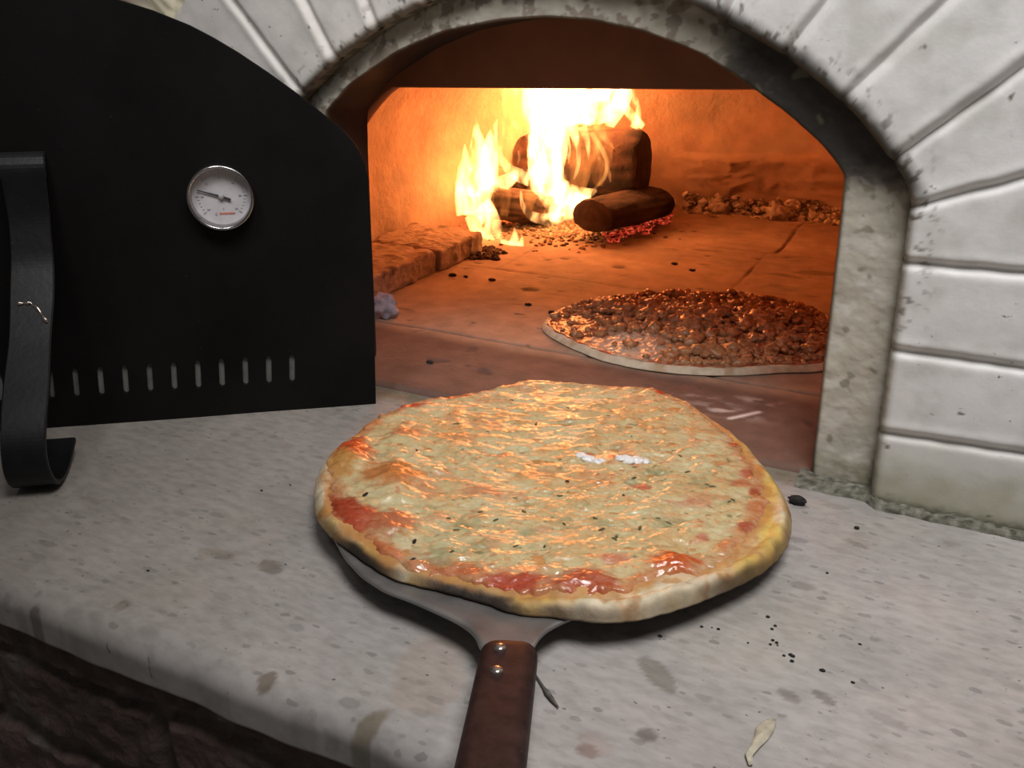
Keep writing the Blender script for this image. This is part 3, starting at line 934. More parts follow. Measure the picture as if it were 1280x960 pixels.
def crust_z(X, Y, d, rim):
    core = .0052 * (1 - np.exp(-d / .004))
    b = rim * (1 - np.exp(-(d / .0042))) * np.exp(-np.maximum(d - .0045, 0) ** 2 / (2 * (.0030 + .35 * rim) ** 2))
    wave = 1 + .38 * noise(X * 48, Y * 48, 6) + .14 * noise(X * 130, Y * 130, 3)
    return np.maximum(core, b * wave * .95 + core * .35)
zc = crust_z(XX, YY, dE, rimh[:, None])
bubbles = [(492, 602, 34, 24, .0085), (434, 572, 24, 20, .0080), (500, 548, 30, 16, .0045), (445, 640, 24, 16, .003), (735, 728, 34, 16, .005), (845, 705, 26, 12, .004), (490, 655, 26, 13, .003),
           (600, 615, 28, 12, .0025), (660, 478, 25, 8, .004), (815, 483, 14, 8, .004), (700, 735, 18, 10, .003), (580, 560, 30, 12, .002)]
def bub(X, Y):
    z = 0
    for px, py, rx, ry, h in bubbles:
        e = blob(X, Y, px, py, rx, ry)
        z = z + h * np.exp(-(e ** 2) * 1.1)
    return z
zc = zc + bub(XX, YY) * sstep(.0, .012, dE)
# crust colours
n1 = fbm(XX * 40, YY * 40, 3, 4); n2 = fbm(XX * 130, YY * 130, 7, 4)
cc = np.ones(XX.shape + (3,)) * np.array([.60, .46, .26])
cc = mixc(cc, (.50, .27, .075), sstep(-.15, .5, n1) * .8)
cc = mixc(cc, (.62, .43, .12), sstep(.0, .5, -n1) * .5)
white = np.zeros_like(n1)
for px, py, rx, ry in [(402, 590, 12, 26), (400, 618, 7, 10), (850, 728, 34, 20), (800, 750, 45, 16), (745, 757, 36, 12), (975, 640, 8, 16), (880, 725, 25, 10), (502, 706, 12, 8)]:
    white = np.maximum(white, sstep(1.3, .6, blob(XX, YY, px, py, rx, ry)))
cc = mixc(cc, (.72, .65, .48), white * (.85 - .35 * sstep(.1, .6, n1 + .5 * n2)))
cc = mixc(cc, (.40, .19, .06), sstep(.25, .8, n2 + .6 * n1) * .55)
yel = np.zeros_like(n1)
for px, py, rx, ry in [(965, 660, 18, 40), (940, 705, 25, 14), (965, 600, 12, 26), (450, 688, 30, 16), (925, 550, 25, 14), (660, 745, 40, 9), (840, 700, 26, 10), (585, 718, 30, 10)]:
    yel = np.maximum(yel, sstep(1.3, .5, blob(XX, YY, px, py, rx, ry)))
cc = mixc(cc, (.66, .46, .10), yel * (1 - .8 * white) * .8)
cc = mixc(cc, (.50, .22, .06), sstep(-.0065, .0005, dE - marg[:, None] + .004 * n1 + .002 * n2) * .8 * (1 - .45 * white))
low = sstep(.0045, .0005, dE)
chr_ = by_angle([(396, 600, 0), (402, 648, .5), (430, 678, 1), (470, 706, .9), (500, 720, .15), (520, 724, .8), (560, 735, 1.0), (610, 748, 1), (640, 757, .9), (665, 762, .4), (690, 764, .9), (720, 768, .6), (760, 773, .55), (800, 769, .4),
                 (850, 757, .4), (880, 745, .5), (930, 724, .8), (970, 697, .7), (988, 650, .4), (950, 570, .2), (700, 473, .1)], 0)
cc = mixc(cc, (.28, .13, .045), sstep(.009, .001, dE) * chr_[:, None] * .75)
cc = mixc(cc, (.025, .017, .012), sstep(.0055, .0012, dE + .0018 * n1) * np.clip(chr_[:, None] * 1.15 - .1, 0, 1))
for px, py, rx, ry in [(610, 742, 34, 6), (640, 756, 16, 6), (545, 727, 26, 7), (697, 762, 22, 6)]:
    cc = mixc(cc, (.03, .018, .012), sstep(1.2, .6, blob(XX, YY, px, py, rx, ry) + .25 * n2) * .9)
# side and underside
zside = []
ELEV = .0026
Vt = np.stack([XX, YY, zp(YY, BASE) + ELEV + zc], -1)
low_rows = []
for f, zz in ((1.003, .0019), (.998, .0006), (.985, 0.0), (.6, 0.0), (.01, 0.0)):
    x = PC[0] + f * RO * np.cos(th); y = PC[1] + f * RO * np.sin(th)
    low_rows.append(np.stack([x, y, zp(y, BASE) + zz + (0 if f > 1 else 0)], -1))
Vc = np.concatenate([Vt, np.stack(low_rows, 1)], 1)
side = cc[:, -1]
under = np.ones((na, 3)) * np.array([.10, .055, .03])
cc = np.concatenate([cc, np.stack([side, mixc(side, (.06, .03, .02), .6 * np.ones(na)), under, under, under], 1)], 1)
pizza = empty('cheese_pizza', (PC[0], PC[1], float(zp(PC[1], BASE))))
tag(pizza, 'large baked cheese pizza with browned crust resting on the metal peel', 'pizza')
ncol = Vc.shape[1]
ff = gridfaces(na, ncol)
wrapf = np.stack([(na - 1) * ncol + np.arange(ncol - 1), (na - 1) * ncol + 1 + np.arange(ncol - 1), 1 + np.arange(ncol - 1), np.arange(ncol - 1)], -1)
o = mesh('crust', Vc.reshape(-1, 3), np.vstack([ff, wrapf])[:, ::-1], M['crust'], pizza, col=cc)
fix_normals(o)

# cheese layer
marg2 = marg + .0032 * noise(np.cos(th) * 9, np.sin(th) * 9, 8) + .0030 * noise(np.cos(th) * 26, np.sin(th) * 26, 8) + .0012 * noise(np.cos(th) * 70, np.sin(th) * 70, 8)
marg2 = np.maximum(marg2, .0025)
nc = 260
rho2 = np.linspace(0.002, 1, nc) ** .75
RC = RO - marg2
TH2, RH2 = np.meshgrid(th, rho2, indexing='ij')
XC = PC[0] + RH2 * RC[:, None] * np.cos(TH2); YC = PC[1] + RH2 * RC[:, None] * np.sin(TH2)
dC = RO[:, None] - RH2 * RC[:, None]; dI = (1 - RH2) * RC[:, None]
# stringy, lumpy melt: direction runs roughly along the photo's horizontal
ca, sa = math.cos(.46), math.sin(.46)
UU, VV = XC * ca + YC * sa, -XC * sa + YC * ca
lump = fbm(UU * 38, VV * 55, 2, 4)
str_ = fbm(UU * 72, VV * 130, 5, 4, .45)
fine = fbm(UU * 200, VV * 300, 3, 2)
ridge = 1 - np.abs(str_)
calm = 1 - .65 * sstep(-.05, .5, fbm(UU * 16 + 3, VV * 20, 91, 3))
hC = .0022 * lump + (.0014 * str_ + .0002 * fine) * calm
zC = crust_z(XC, YC, dC, rimh[:, None]) + bub(XC, YC) * sstep(.0, .012, dC) + .0018 * sstep(0, .006, dI) - .0022 * sstep(.003, 0, dI) + hC * sstep(0, .004, dI)
col = np.ones(XC.shape + (3,)) * np.array([.55, .455, .245])
big = fbm(UU * 20, VV * 26, 12, 3)
col = mixc(col, (.58, .505, .30), sstep(.1, .6, big) * .8)
col = mixc(col, (.62, .40, .19), sstep(.0, .55, str_ + .25 * lump) * .55)
col = mixc(col, (.54, .28, .12), sstep(.35, .9, str_ + .3 * fine - .2 * big) * .65)
col = mixc(col, (.61, .52, .33), sstep(.2, .7, -str_ - .2 * lump) * .5)
warm = sstep(.0, .6, fbm(UU * 13 + 2, VV * 17, 77, 3) + .3 * lump)
col = mixc(col, (.56, .35, .15), warm * .5)
pink = sstep(.3, .7, fbm(UU * 30 + 9, VV * 38, 20, 3))
col = mixc(col, (.54, .26, .14), pink * .55)
gr = sstep(.35, .7, fbm(UU * 55 + 4, VV * 85, 30, 4))
col = mixc(col, (.30, .275, .14), gr * .55)
hb = sstep(.62, .80, fbm(UU * 110 + 4, VV * 150, 33, 3))
col = mixc(col, (.15, .145, .065), hb * .75)
tips = sstep(.5, .8, fbm(UU * 120 + 14, VV * 190, 43, 3))
col = mixc(col, (.46, .12, .05), tips * .6)
# sauce showing at the margin
wob = .35 * fbm(XC * 60, YC * 60, 50, 4)
sa_m = by_angle([(400, 600, .6), (430, 560, 1), (490, 505, 1), (540, 490, .8), (700, 473, .5), (835, 486, .9), (880, 510, .5), (940, 560, .8), (965, 610, .9), (950, 660, .9), (930, 700, .6), (880, 715, .5), (845, 700, 1), (800, 735, .8),
                 (740, 740, 1), (690, 740, .9), (640, 735, 1), (580, 715, .8), (520, 700, .5), (470, 680, .9), (440, 650, 1), (415, 630, 1)], .7)
col = mixc(col, (.46, .13, .045), sstep(.017, .003, dI + .012 * wob) * sa_m[:, None] * .8)
reds = [(438, 563, 30, 16, 1, (.48, .08, .022)), (428, 582, 20, 14, .85, (.46, .22, .05)), (490, 595, 40, 18, .95, (.47, .17, .045)), (535, 610, 16, 14, .5, (.5, .2, .1)), (508, 542, 18, 7, .75, (.48, .15, .06)), (425, 632, 24, 12, 1, (.34, .05, .02)),
        (450, 646, 28, 13, 1, (.38, .06, .025)), (443, 657, 16, 9, .8, (.42, .07, .03)), (488, 653, 34, 14, .9, (.44, .12, .05)), (470, 684, 24, 12, .8, (.46, .12, .04)), (560, 706, 50, 10, .75, (.46, .13, .05)), (645, 726, 48, 11, .95, (.40, .06, .03)),
        (590, 712, 24, 6, .6, (.46, .10, .04)), (732, 727, 42, 16, .95, (.40, .08, .035)), (842, 702, 34, 12, 1, (.50, .10, .025)), (815, 735, 14, 9, .8, (.40, .14, .05)), (932, 656, 10, 7, .9, (.34, .07, .035)), (940, 590, 16, 6, .8, (.40, .09, .045)),
        (942, 572, 10, 5, .9, (.42, .10, .04)), (928, 603, 14, 6, .75, (.46, .14, .06)), (944, 612, 9, 5, .9, (.36, .07, .03)), (945, 633, 12, 9, .7, (.48, .16, .06)), (896, 578, 12, 3, .85, (.52, .18, .05)), (889, 570, 8, 3, .8, (.52, .2, .06)), (918, 553, 10, 4, .9, (.45, .08, .03)),
        (602, 614, 26, 7, .7, (.52, .19, .09)), (628, 568, 13, 4, .9, (.46, .13, .05)), (800, 606, 14, 5, .85, (.50, .13, .07)), (865, 628, 28, 6, .6, (.55, .27, .17)), (878, 672, 10, 5, .8, (.48, .15, .1)), (903, 680, 8, 4, .9, (.55, .2, .08)), (770, 695, 20, 7, .75, (.50, .15, .10)),
        (515, 505, 26, 4, 1, (.46, .06, .025)), (560, 494, 30, 3, .9, (.46, .06, .02)), (830, 488, 14, 5, 1, (.48, .07, .02)), (670, 471, 12, 5, .9, (.10, .04, .02)), (735, 566, 10, 3, .8, (.45, .13, .06)), (763, 571, 7, 4, .9, (.48, .13, .08)), (680, 590, 28, 6, .45, (.52, .22, .1)), (745, 595, 26, 6, .5, (.54, .24, .11)),
        (560, 545, 16, 5, .5, (.5, .22, .08)), (585, 548, 12, 7, .5, (.5, .2, .08)), (655, 710, 40, 6, .5, (.5, .2, .1)), (535, 690, 6, 4, .8, (.5, .16, .08)), (495, 692, 8, 5, .6, (.55, .2, .1))]
nb_ = fbm(XC * 110, YC * 150, 61, 4)
for px, py, rx, ry in [(620, 525, 70, 22), (700, 560, 80, 22), (800, 530, 70, 22), (730, 600, 60, 16), (560, 540, 40, 14), (880, 540, 40, 14), (700, 500, 80, 14), (640, 590, 50, 12), (690, 700, 60, 10)]:
    col = mixc(col, (.55, .27, .09), sstep(1.3, .2, blob(XC, YC, px, py, rx, ry) + .3 * nb_) * sstep(-.25, .5, str_ + .4 * lump) * .55)  # orange sheen of the fire, put into the cheese colour
for px, py, rx, ry, s, c_ in reds:
    col = mixc(col, c_, sstep(1.35, .55, blob(XC, YC, px, py, rx, ry) + .35 * nb_) * s)
greens = [(550, 690, 30, 14), (560, 670, 22, 8), (820, 590, 18, 8), (880, 600, 16, 9), (912, 628, 14, 5), (830, 650, 22, 7), (750, 655, 16, 6), (660, 665, 18, 6), (580, 655, 26, 8), (600, 680, 18, 7), (700, 650, 14, 4), (570, 600, 16, 5), (790, 600, 12, 5)]
for px, py, rx, ry in greens:
    col = mixc(col, (.27, .27, .14), sstep(1.3, .4, blob(XC, YC, px, py, rx, ry) + .9 * nb_) * .6)
pales = [(545, 655, 26, 9), (620, 560, 20, 8), (690, 545, 20, 8), (735, 497, 26, 8), (870, 580, 30, 10), (520, 575, 22, 7), (880, 560, 22, 8), (500, 630, 30, 9), (560, 675, 22, 10), (535, 510, 26, 6), (650, 560, 18, 9), (810, 640, 26, 8)]
for px, py, rx, ry in pales:
    col = mixc(col, (.57, .51, .30), sstep(1.3, .4, blob(XC, YC, px, py, rx, ry) + .5 * nb_) * .75)
Vm = np.stack([XC, YC, zp(YC, BASE) + ELEV + zC], -1)
ff = gridfaces(na, nc)
wrapf = np.stack([(na - 1) * nc + np.arange(nc - 1), (na - 1) * nc + 1 + np.arange(nc - 1), 1 + np.arange(nc - 1), np.arange(nc - 1)], -1)
o = mesh('melted_cheese', Vm.reshape(-1, 3), np.vstack([ff, wrapf])[:, ::-1], M['cheese'], pizza, col=col)
fix_normals(o)
def cheese_top(px, py):
    """point of the melted surface seen at a pixel"""
    p = onpeel(px, py, .012)
    for _ in range(3):
        k_ = np.argmin((XC - p[0]) ** 2 + (YC - p[1]) ** 2)
        p = hit(px, py, (0, 0, 1), Vm.reshape(-1, 3)[k_, 2])
    return p, Vm.reshape(-1, 3)[k_, 2]

def lumpy(c, r, seed, n=14, amp=.35, squash=(1, 1, 1), freq=1.6):
    """irregular closed lump (lat-long sphere with noise)"""
    ph = np.linspace(0.02, math.pi - .02, n); la = np.linspace(0, 2 * math.pi, n * 2, endpoint=False)
    P_, L_ = np.meshgrid(ph, la, indexing='ij')
    d = np.stack([np.sin(P_) * np.cos(L_), np.sin(P_) * np.sin(L_), np.cos(P_)], -1)
    k_ = 1 + amp * fbm(d[..., 0] * freq + seed * 3.7, d[..., 1] * freq + seed, d[..., 2] * freq, 3)
    V_ = d * k_[..., None] * r * np.array(squash) + np.array(c)
    Fc = [tuple(f[::-1]) for f in gridfaces(n, n * 2, True)]
    Fc += [tuple(range(n * 2)), tuple(range((n - 1) * n * 2 + n * 2 - 1, (n - 1) * n * 2 - 1, -1))]
    return V_.reshape(-1, 3), Fc
mb = MB()
for i, (px, py, r) in enumerate([(727, 570, .0045), (735, 574, .0050), (745, 577, .0042), (752, 576, .003), (776, 573, .0040), (785, 575, .0056), (797, 576, .0055), (806, 577, .0038)]):
    p, z = cheese_top(px, py)
    mb.add(*lumpy((p[0], p[1], z), r, i + 3, 12, .3, (1.1, .9, .5)))
o = mb.build('white_cheese_dollop', M['white_cheese'], pizza)
o['label'] = 'small unmelted white cheese lumps'
herbs = [(521, 563), (457, 618), (517, 699), (518, 677), (570, 663), (564, 690), (645, 683), (681, 683), (770, 672), (768, 674), (792, 598), (833, 600), (884, 606), (890, 608), (912, 627), (916, 625), (822, 648), (836, 654), (752, 662), (744, 648),
         (705, 655), (620, 650), (600, 640), (560, 648), (655, 640), (700, 620), (780, 620), (800, 660), (860, 590), (850, 570), (700, 575), (670, 530), (610, 540), (710, 510), (760, 520), (790, 545), (640, 500), (570, 530)]
for i, (px, py) in enumerate(herbs):
    p, z = cheese_top(px, py)
    mb = MB()
    a = rng.uniform(0, 3.1)
    V_, Fc = lumpy((0, 0, 0), rng.uniform(.0008, .0015), i, 7, .3, (1.9, .8, .45))
    Rz = np.array([[math.cos(a), -math.sin(a), 0], [math.sin(a), math.cos(a), 0], [0, 0, 1]])
    mb.add(V_ @ Rz.T + np.array([p[0], p[1], z + .0002]), Fc)
    mb.build('herb_flake', M['herb'] if i > 3 else M['char'], pizza)

# second pizza, still baking on the hearth
ZH = .0052
mpx = [(675, 405), (681, 395), (692, 385), (720, 376), (760, 367), (800, 363), (870, 361), (930, 364), (985, 372), (1030, 384)]
mpn = [(1030, 455), (980, 463), (920, 467), (860, 466), (800, 459), (750, 448), (715, 433), (690, 420), (679, 412)]
mpts = [onz(x, y, ZH + .008) for x, y in mpx] + [np.array([-.104, .985, 0]), np.array([-.090, .93, 0]), np.array([-.104, .87, 0])] + [onz(x, y, ZH + .003) for x, y in mpn]
MC = np.array([-.262, .952])
th2, RM = polar_fn(mpts, MC, 560, 110)
RM = RM + .0008 * noise(np.cos(th2) * 11, np.sin(th2) * 11, 14)
rho = np.r_[np.linspace(0, .85, 60, endpoint=False), np.linspace(.85, 1, 50)]
T2, R2 = np.meshgrid(th2, rho, indexing='ij')
X2 = MC[0] + R2 * RM[:, None] * np.cos(T2); Y2 = MC[1] + R2 * RM[:, None] * np.sin(T2)
d2 = (1 - R2) * RM[:, None]
zb = lambda X, Y, d: .0036 * (1 - np.exp(-d / .003)) + .0036 * (1 - np.exp(-d / .0035)) * np.exp(-np.maximum(d - .004, 0) ** 2 / (2 * .005 ** 2)) * (1 + .3 * noise(X * 70, Y * 70, 2))
z2 = zb(X2, Y2, d2)
c2_ = mixc(np.ones(X2.shape + (3,)) * np.array([.66, .57, .43]), (.52, .38, .24), sstep(0, .6, fbm(X2 * 50, Y2 * 50, 4, 3)))
rows = [np.stack([MC[0] + f * RM * np.cos(th2), MC[1] + f * RM * np.sin(th2), np.full(560, ZH + z_)], -1) for f, z_ in ((1.003, .0012), (1.0, .0004), (.99, .0), (.01, 0.0))]
V2 = np.concatenate([np.stack([X2, Y2, ZH + .0018 + z2 * .85], -1), np.stack(rows, 1)], 1)
cc2 = np.concatenate([c2_, np.stack([c2_[:, -1], c2_[:, -1] * .8, c2_[:, -1] * .5, c2_[:, -1] * .5], 1)], 1)
def closed_faces(n, m):
    f = gridfaces(n, m)
    w_ = np.stack([(n - 1) * m + np.arange(m - 1), (n - 1) * m + 1 + np.arange(m - 1), 1 + np.arange(m - 1), np.arange(m - 1)], -1)
    return np.vstack([f, w_])[:, ::-1]
meatp = empty('meat_pizza', (MC[0], MC[1], ZH))
tag(meatp, 'pizza topped with minced meat and tomato sauce still baking on the oven floor', 'pizza')
o = mesh('crust', V2.reshape(-1, 3), closed_faces(560, V2.shape[1]), M['crust'], meatp, col=cc2); fix_normals(o)
# sauce bed and meat crumble
RS = RM - .0046 - .002 * noise(np.cos(th2) * 12, np.sin(th2) * 12, 3)
rho = np.linspace(.003, 1, 210) ** .8
T3, R3 = np.meshgrid(th2, rho, indexing='ij')
X3 = MC[0] + R3 * RS[:, None] * np.cos(T3); Y3 = MC[1] + R3 * RS[:, None] * np.sin(T3)
d3 = (1 - R3) * RS[:, None]; dR = RM[:, None] - R3 * RS[:, None]
pm = lambda px, py: onz(px, py, ZH + .01)[:2]
def blob2(X, Y, px, py, rx, ry):
    c = pm(px, py); ex_ = (pm(px + 10, py) - c) / 10; ey_ = (pm(px, py + 10) - c) / 10
    q = np.stack([X - c[0], Y - c[1]], -1) @ np.linalg.inv(np.stack([ex_, ey_], 1)).T
    return np.hypot(q[..., 0] / rx, q[..., 1] / ry)
lum = fbm(X3 * 60, Y3 * 60, 5, 4); l2 = fbm(X3 * 150, Y3 * 150, 9, 3)
bare = np.maximum(np.maximum(sstep(1.3, .5, blob2(X3, Y3, 790, 430, 55, 22)), sstep(1.2, .6, blob2(X3, Y3, 715, 405, 28, 20))), sstep(1.2, .5, blob2(X3, Y3, 730, 420, 30, 14)))
z3 = .0018 + .85 * zb(X3, Y3, dR) + .0012 * sstep(0, .004, d3) - .001 * sstep(.002, 0, d3) + (.0028 * lum + .0018 * l2) * sstep(0, .01, d3) * (1 - .45 * bare)
cs = mixc(np.ones(X3.shape + (3,)) * np.array([.36, .10, .045]), (.30, .15, .08), sstep(-.1, .4, lum))
cs = mixc(cs, (.52, .36, .24), sstep(.1, .6, l2) * .35)
cs = mixc(cs, (.62, .52, .40), sstep(1.3, .6, blob2(X3, Y3, 790, 428, 50, 20) + .4 * l2) * .85)
cs = mixc(cs, (.45, .06, .02), sstep(1.3, .6, blob2(X3, Y3, 750, 440, 16, 6) + .3 * l2) * .9)
o = mesh('tomato_sauce', np.stack([X3, Y3, ZH + z3], -1).reshape(-1, 3), closed_faces(560, 210), M['sauce'], meatp, col=cs); fix_normals(o)
mb = MB()
heaps = [(810, 393, 24, 10), (860, 420, 24, 9), (865, 375, 12, 6), (950, 400, 40, 18), (900, 440, 40, 8), (990, 430, 30, 12), (985, 395, 30, 10), (880, 395, 40, 14), (760, 385, 30, 8)]
cnt = 0
while cnt < 1900:
    a = rng.uniform(0, 2 * math.pi); r = math.sqrt(rng.uniform(0, 1))
    k_ = int(a / (2 * math.pi) * 560) % 560
    p = MC + r * (RS[k_] - .004) * np.array([math.cos(a), math.sin(a)])
    w_ = .5 + .5 * max([math.exp(-float(blob2(p[0], p[1], *h_)) ** 2 * .5) for h_ in heaps])
    bare_ = min(float(blob2(p[0], p[1], 785, 430, 58, 22)), float(blob2(p[0], p[1], 722, 412, 34, 24)))
    if bare_ < 1 and rng.random() < .93: continue
    if rng.random() > w_: continue
    j_ = int(np.argmin(np.abs(rho - r)))
    rr = rng.choice([rng.uniform(.0016, .0036), rng.uniform(.003, .0072)], p=[.85, .15]) * (.7 + .5 * w_)
    V_, Fc = lumpy((p[0], p[1], ZH + z3[k_, j_] + rr * .2 + (.0035 if w_ > .85 else 0)), rr, cnt * .37, 8, .45, (1.1, 1.0, .75), 2.0)
    t_ = rng.random()
    mb.add(V_, Fc, (.42 + .16 * t_, .19 + .10 * t_, .085 + .055 * t_))
    cnt += 1
o = mb.build('minced_meat', M['meat'], meatp); o['kind'] = 'stuff'

# ================================================================== FIRE
def make_log(A, B, r, seed, label, cut_at_A=True, flatten=1.0, col=(.16, .085, .05), angs=40):
    A, B = np.array(A), np.array(B); ax_ = (B - A) / np.linalg.norm(B - A); L = np.linalg.norm(B - A)
    s_ = np.cross(ax_, (0, 0, 1)); s_ /= np.linalg.norm(s_); u_ = np.cross(s_, ax_)
    n = 44
    t_ = np.linspace(0, 1, n); a_ = np.linspace(0, 2 * math.pi, angs, endpoint=False)
    Tt, Aa = np.meshgrid(t_, a_, indexing='ij')
    rad = r * (1 + .10 * fbm(np.cos(Aa) * 1.3 + seed, np.sin(Aa) * 1.3, Tt * 2, 3) + .05 * noise(np.cos(Aa) * 7 + seed, np.sin(Aa) * 7, Tt * 5))
    rad = rad * (1 - .05 * (Tt > .985) - .05 * (Tt < .015))
    P_ = A + Tt[..., None] * L * ax_ + rad[..., None] * (np.cos(Aa)[..., None] * s_ + np.sin(Aa)[..., None] * u_ * flatten)
    nn = fbm(np.cos(Aa) * 4 + seed, np.sin(Aa) * 4, Tt * 3, 4)
    c_ = mixc(np.ones(P_.shape) * np.array(col), np.array(col) * .3, sstep(-.2, .4, nn))
    root = empty('firewood_log', tuple((A + B) / 2 - np.array([0, 0, r])))
    tag(root, label, 'log', 'logs burning at the back of the oven')
    mb = MB(); mb.add(P_.reshape(-1, 3), [tuple(f) for f in gridfaces(n, angs, True)], c_.reshape(-1, 3))
    mb.build('bark', M['bark'], root)
    for end, cen, row in ((0, A, 0), (1, B, n - 1)):
        mb = MB(); V_ = []; cl = []
        for k_ in np.linspace(1, .02, 9):
            bul = ax_ * (.006 * (1 - k_ ** 2)) * (-1 if end == 0 else 1)
            pts = cen + (P_[row] - cen) * k_ + bul
            V_.append(pts)
            rg = .7 + .3 * math.sin(k_ * 38)
            cl.append(np.ones((angs, 3)) * (np.array([.085, .045, .03]) * (.6 + .4 * rg)))
        mb.add(np.array(V_).reshape(-1, 3), [tuple(f) for f in gridfaces(9, angs, True)] + [tuple(range(8 * angs, 9 * angs))], np.array(cl).reshape(-1, 3))
        mb.build('cut_end', M['bark'], root)
    return root
w3 = lambda x, y, Y: tuple(ony(x, y, Y))
make_log(w3(805, 206, 1.425), w3(655, 202, 1.41), .052, 3, 'thick bark covered log lying across the top of the burning stack', col=(.085, .040, .026))
make_log(w3(741, 271, 1.27), w3(818, 252, 1.44), .038, 8, 'charred log with its blunt end pointing out of the oven', flatten=.64, col=(.075, .042, .03))
make_log(w3(690, 262, 1.35), w3(598, 250, 1.26), .026, 13, 'short log half hidden by flames at the left foot of the fire', col=(.16, .085, .05))
make_log(w3(632, 240, 1.37), w3(642, 140, 1.47), .030, 19, 'upright split log leaning behind the tall flames', col=(.17, .09, .05))

fire = empty('fire', tuple(onz(690, 290)))
tag(fire, 'bright orange and white wood fire roaring at the back of the oven', 'fire')
def tongue(pts, Y, rad, faint=False, depth=.8, seed=0):
    """one lick of flame along photo-traced points standing at depth Y; radii in metres"""
    P_ = []
    for i, p in enumerate(pts):
        y = Y if np.isscalar(Y) else Y[0] + (Y[1] - Y[0]) * i / (len(pts) - 1)
        P_.append(ony(p[0], p[1], y))
    P_ = np.array(P_); k_ = np.r_[0, np.cumsum(np.linalg.norm(np.diff(P_, axis=0), axis=1))]
    n = max(10, int(k_[-1] / .006)); s_ = np.linspace(0, k_[-1], n)
    Q = np.stack([np.interp(s_, k_, P_[:, i]) for i in range(3)], 1)
    r_ = np.interp(s_, k_, rad)
    for _ in range(4):
        Q[1:-1] = .25 * Q[:-2] + .5 * Q[1:-1] + .25 * Q[2:]; r_[1:-1] = .25 * r_[:-2] + .5 * r_[1:-1] + .25 * r_[2:]
    T_ = np.gradient(Q, axis=0); T_ /= np.linalg.norm(T_, axis=1)[:, None] + 1e-9
    m = 22; V_ = []
    for i in range(n):
        a_ = np.cross(T_[i], (0, 1, 0)); 
        if np.linalg.norm(a_) < .1: a_ = np.cross(T_[i], (1, 0, 0))
        a_ /= np.linalg.norm(a_); b_ = np.cross(T_[i], a_)
        for j in range(m):
            t2 = 2 * math.pi * j / m
            k2 = 1 + .28 * float(noise(math.cos(t2) * 1.2 + seed * 5.3, math.sin(t2) * 1.2 + s_[i] * 26, seed)) + .14 * float(noise(math.cos(t2) * 2.4 + seed, math.sin(t2) * 2.4 - s_[i] * 70, seed + 3))
            V_.append(Q[i] + max(r_[i], .0006) * k2 * (math.cos(t2) * a_ + math.sin(t2) * depth * b_))
    mb = MB(); mb.add(V_, [tuple(f) for f in gridfaces(n, m, True)] + [tuple(range(m - 1, -1, -1)), tuple(range((n - 1) * m, n * m))])
    mb.build('flame_tongue', (M['flame'], M['flame2'], M['flame3'])[int(faint)], fire)
K = .00122     # metres per photo pixel at the fire
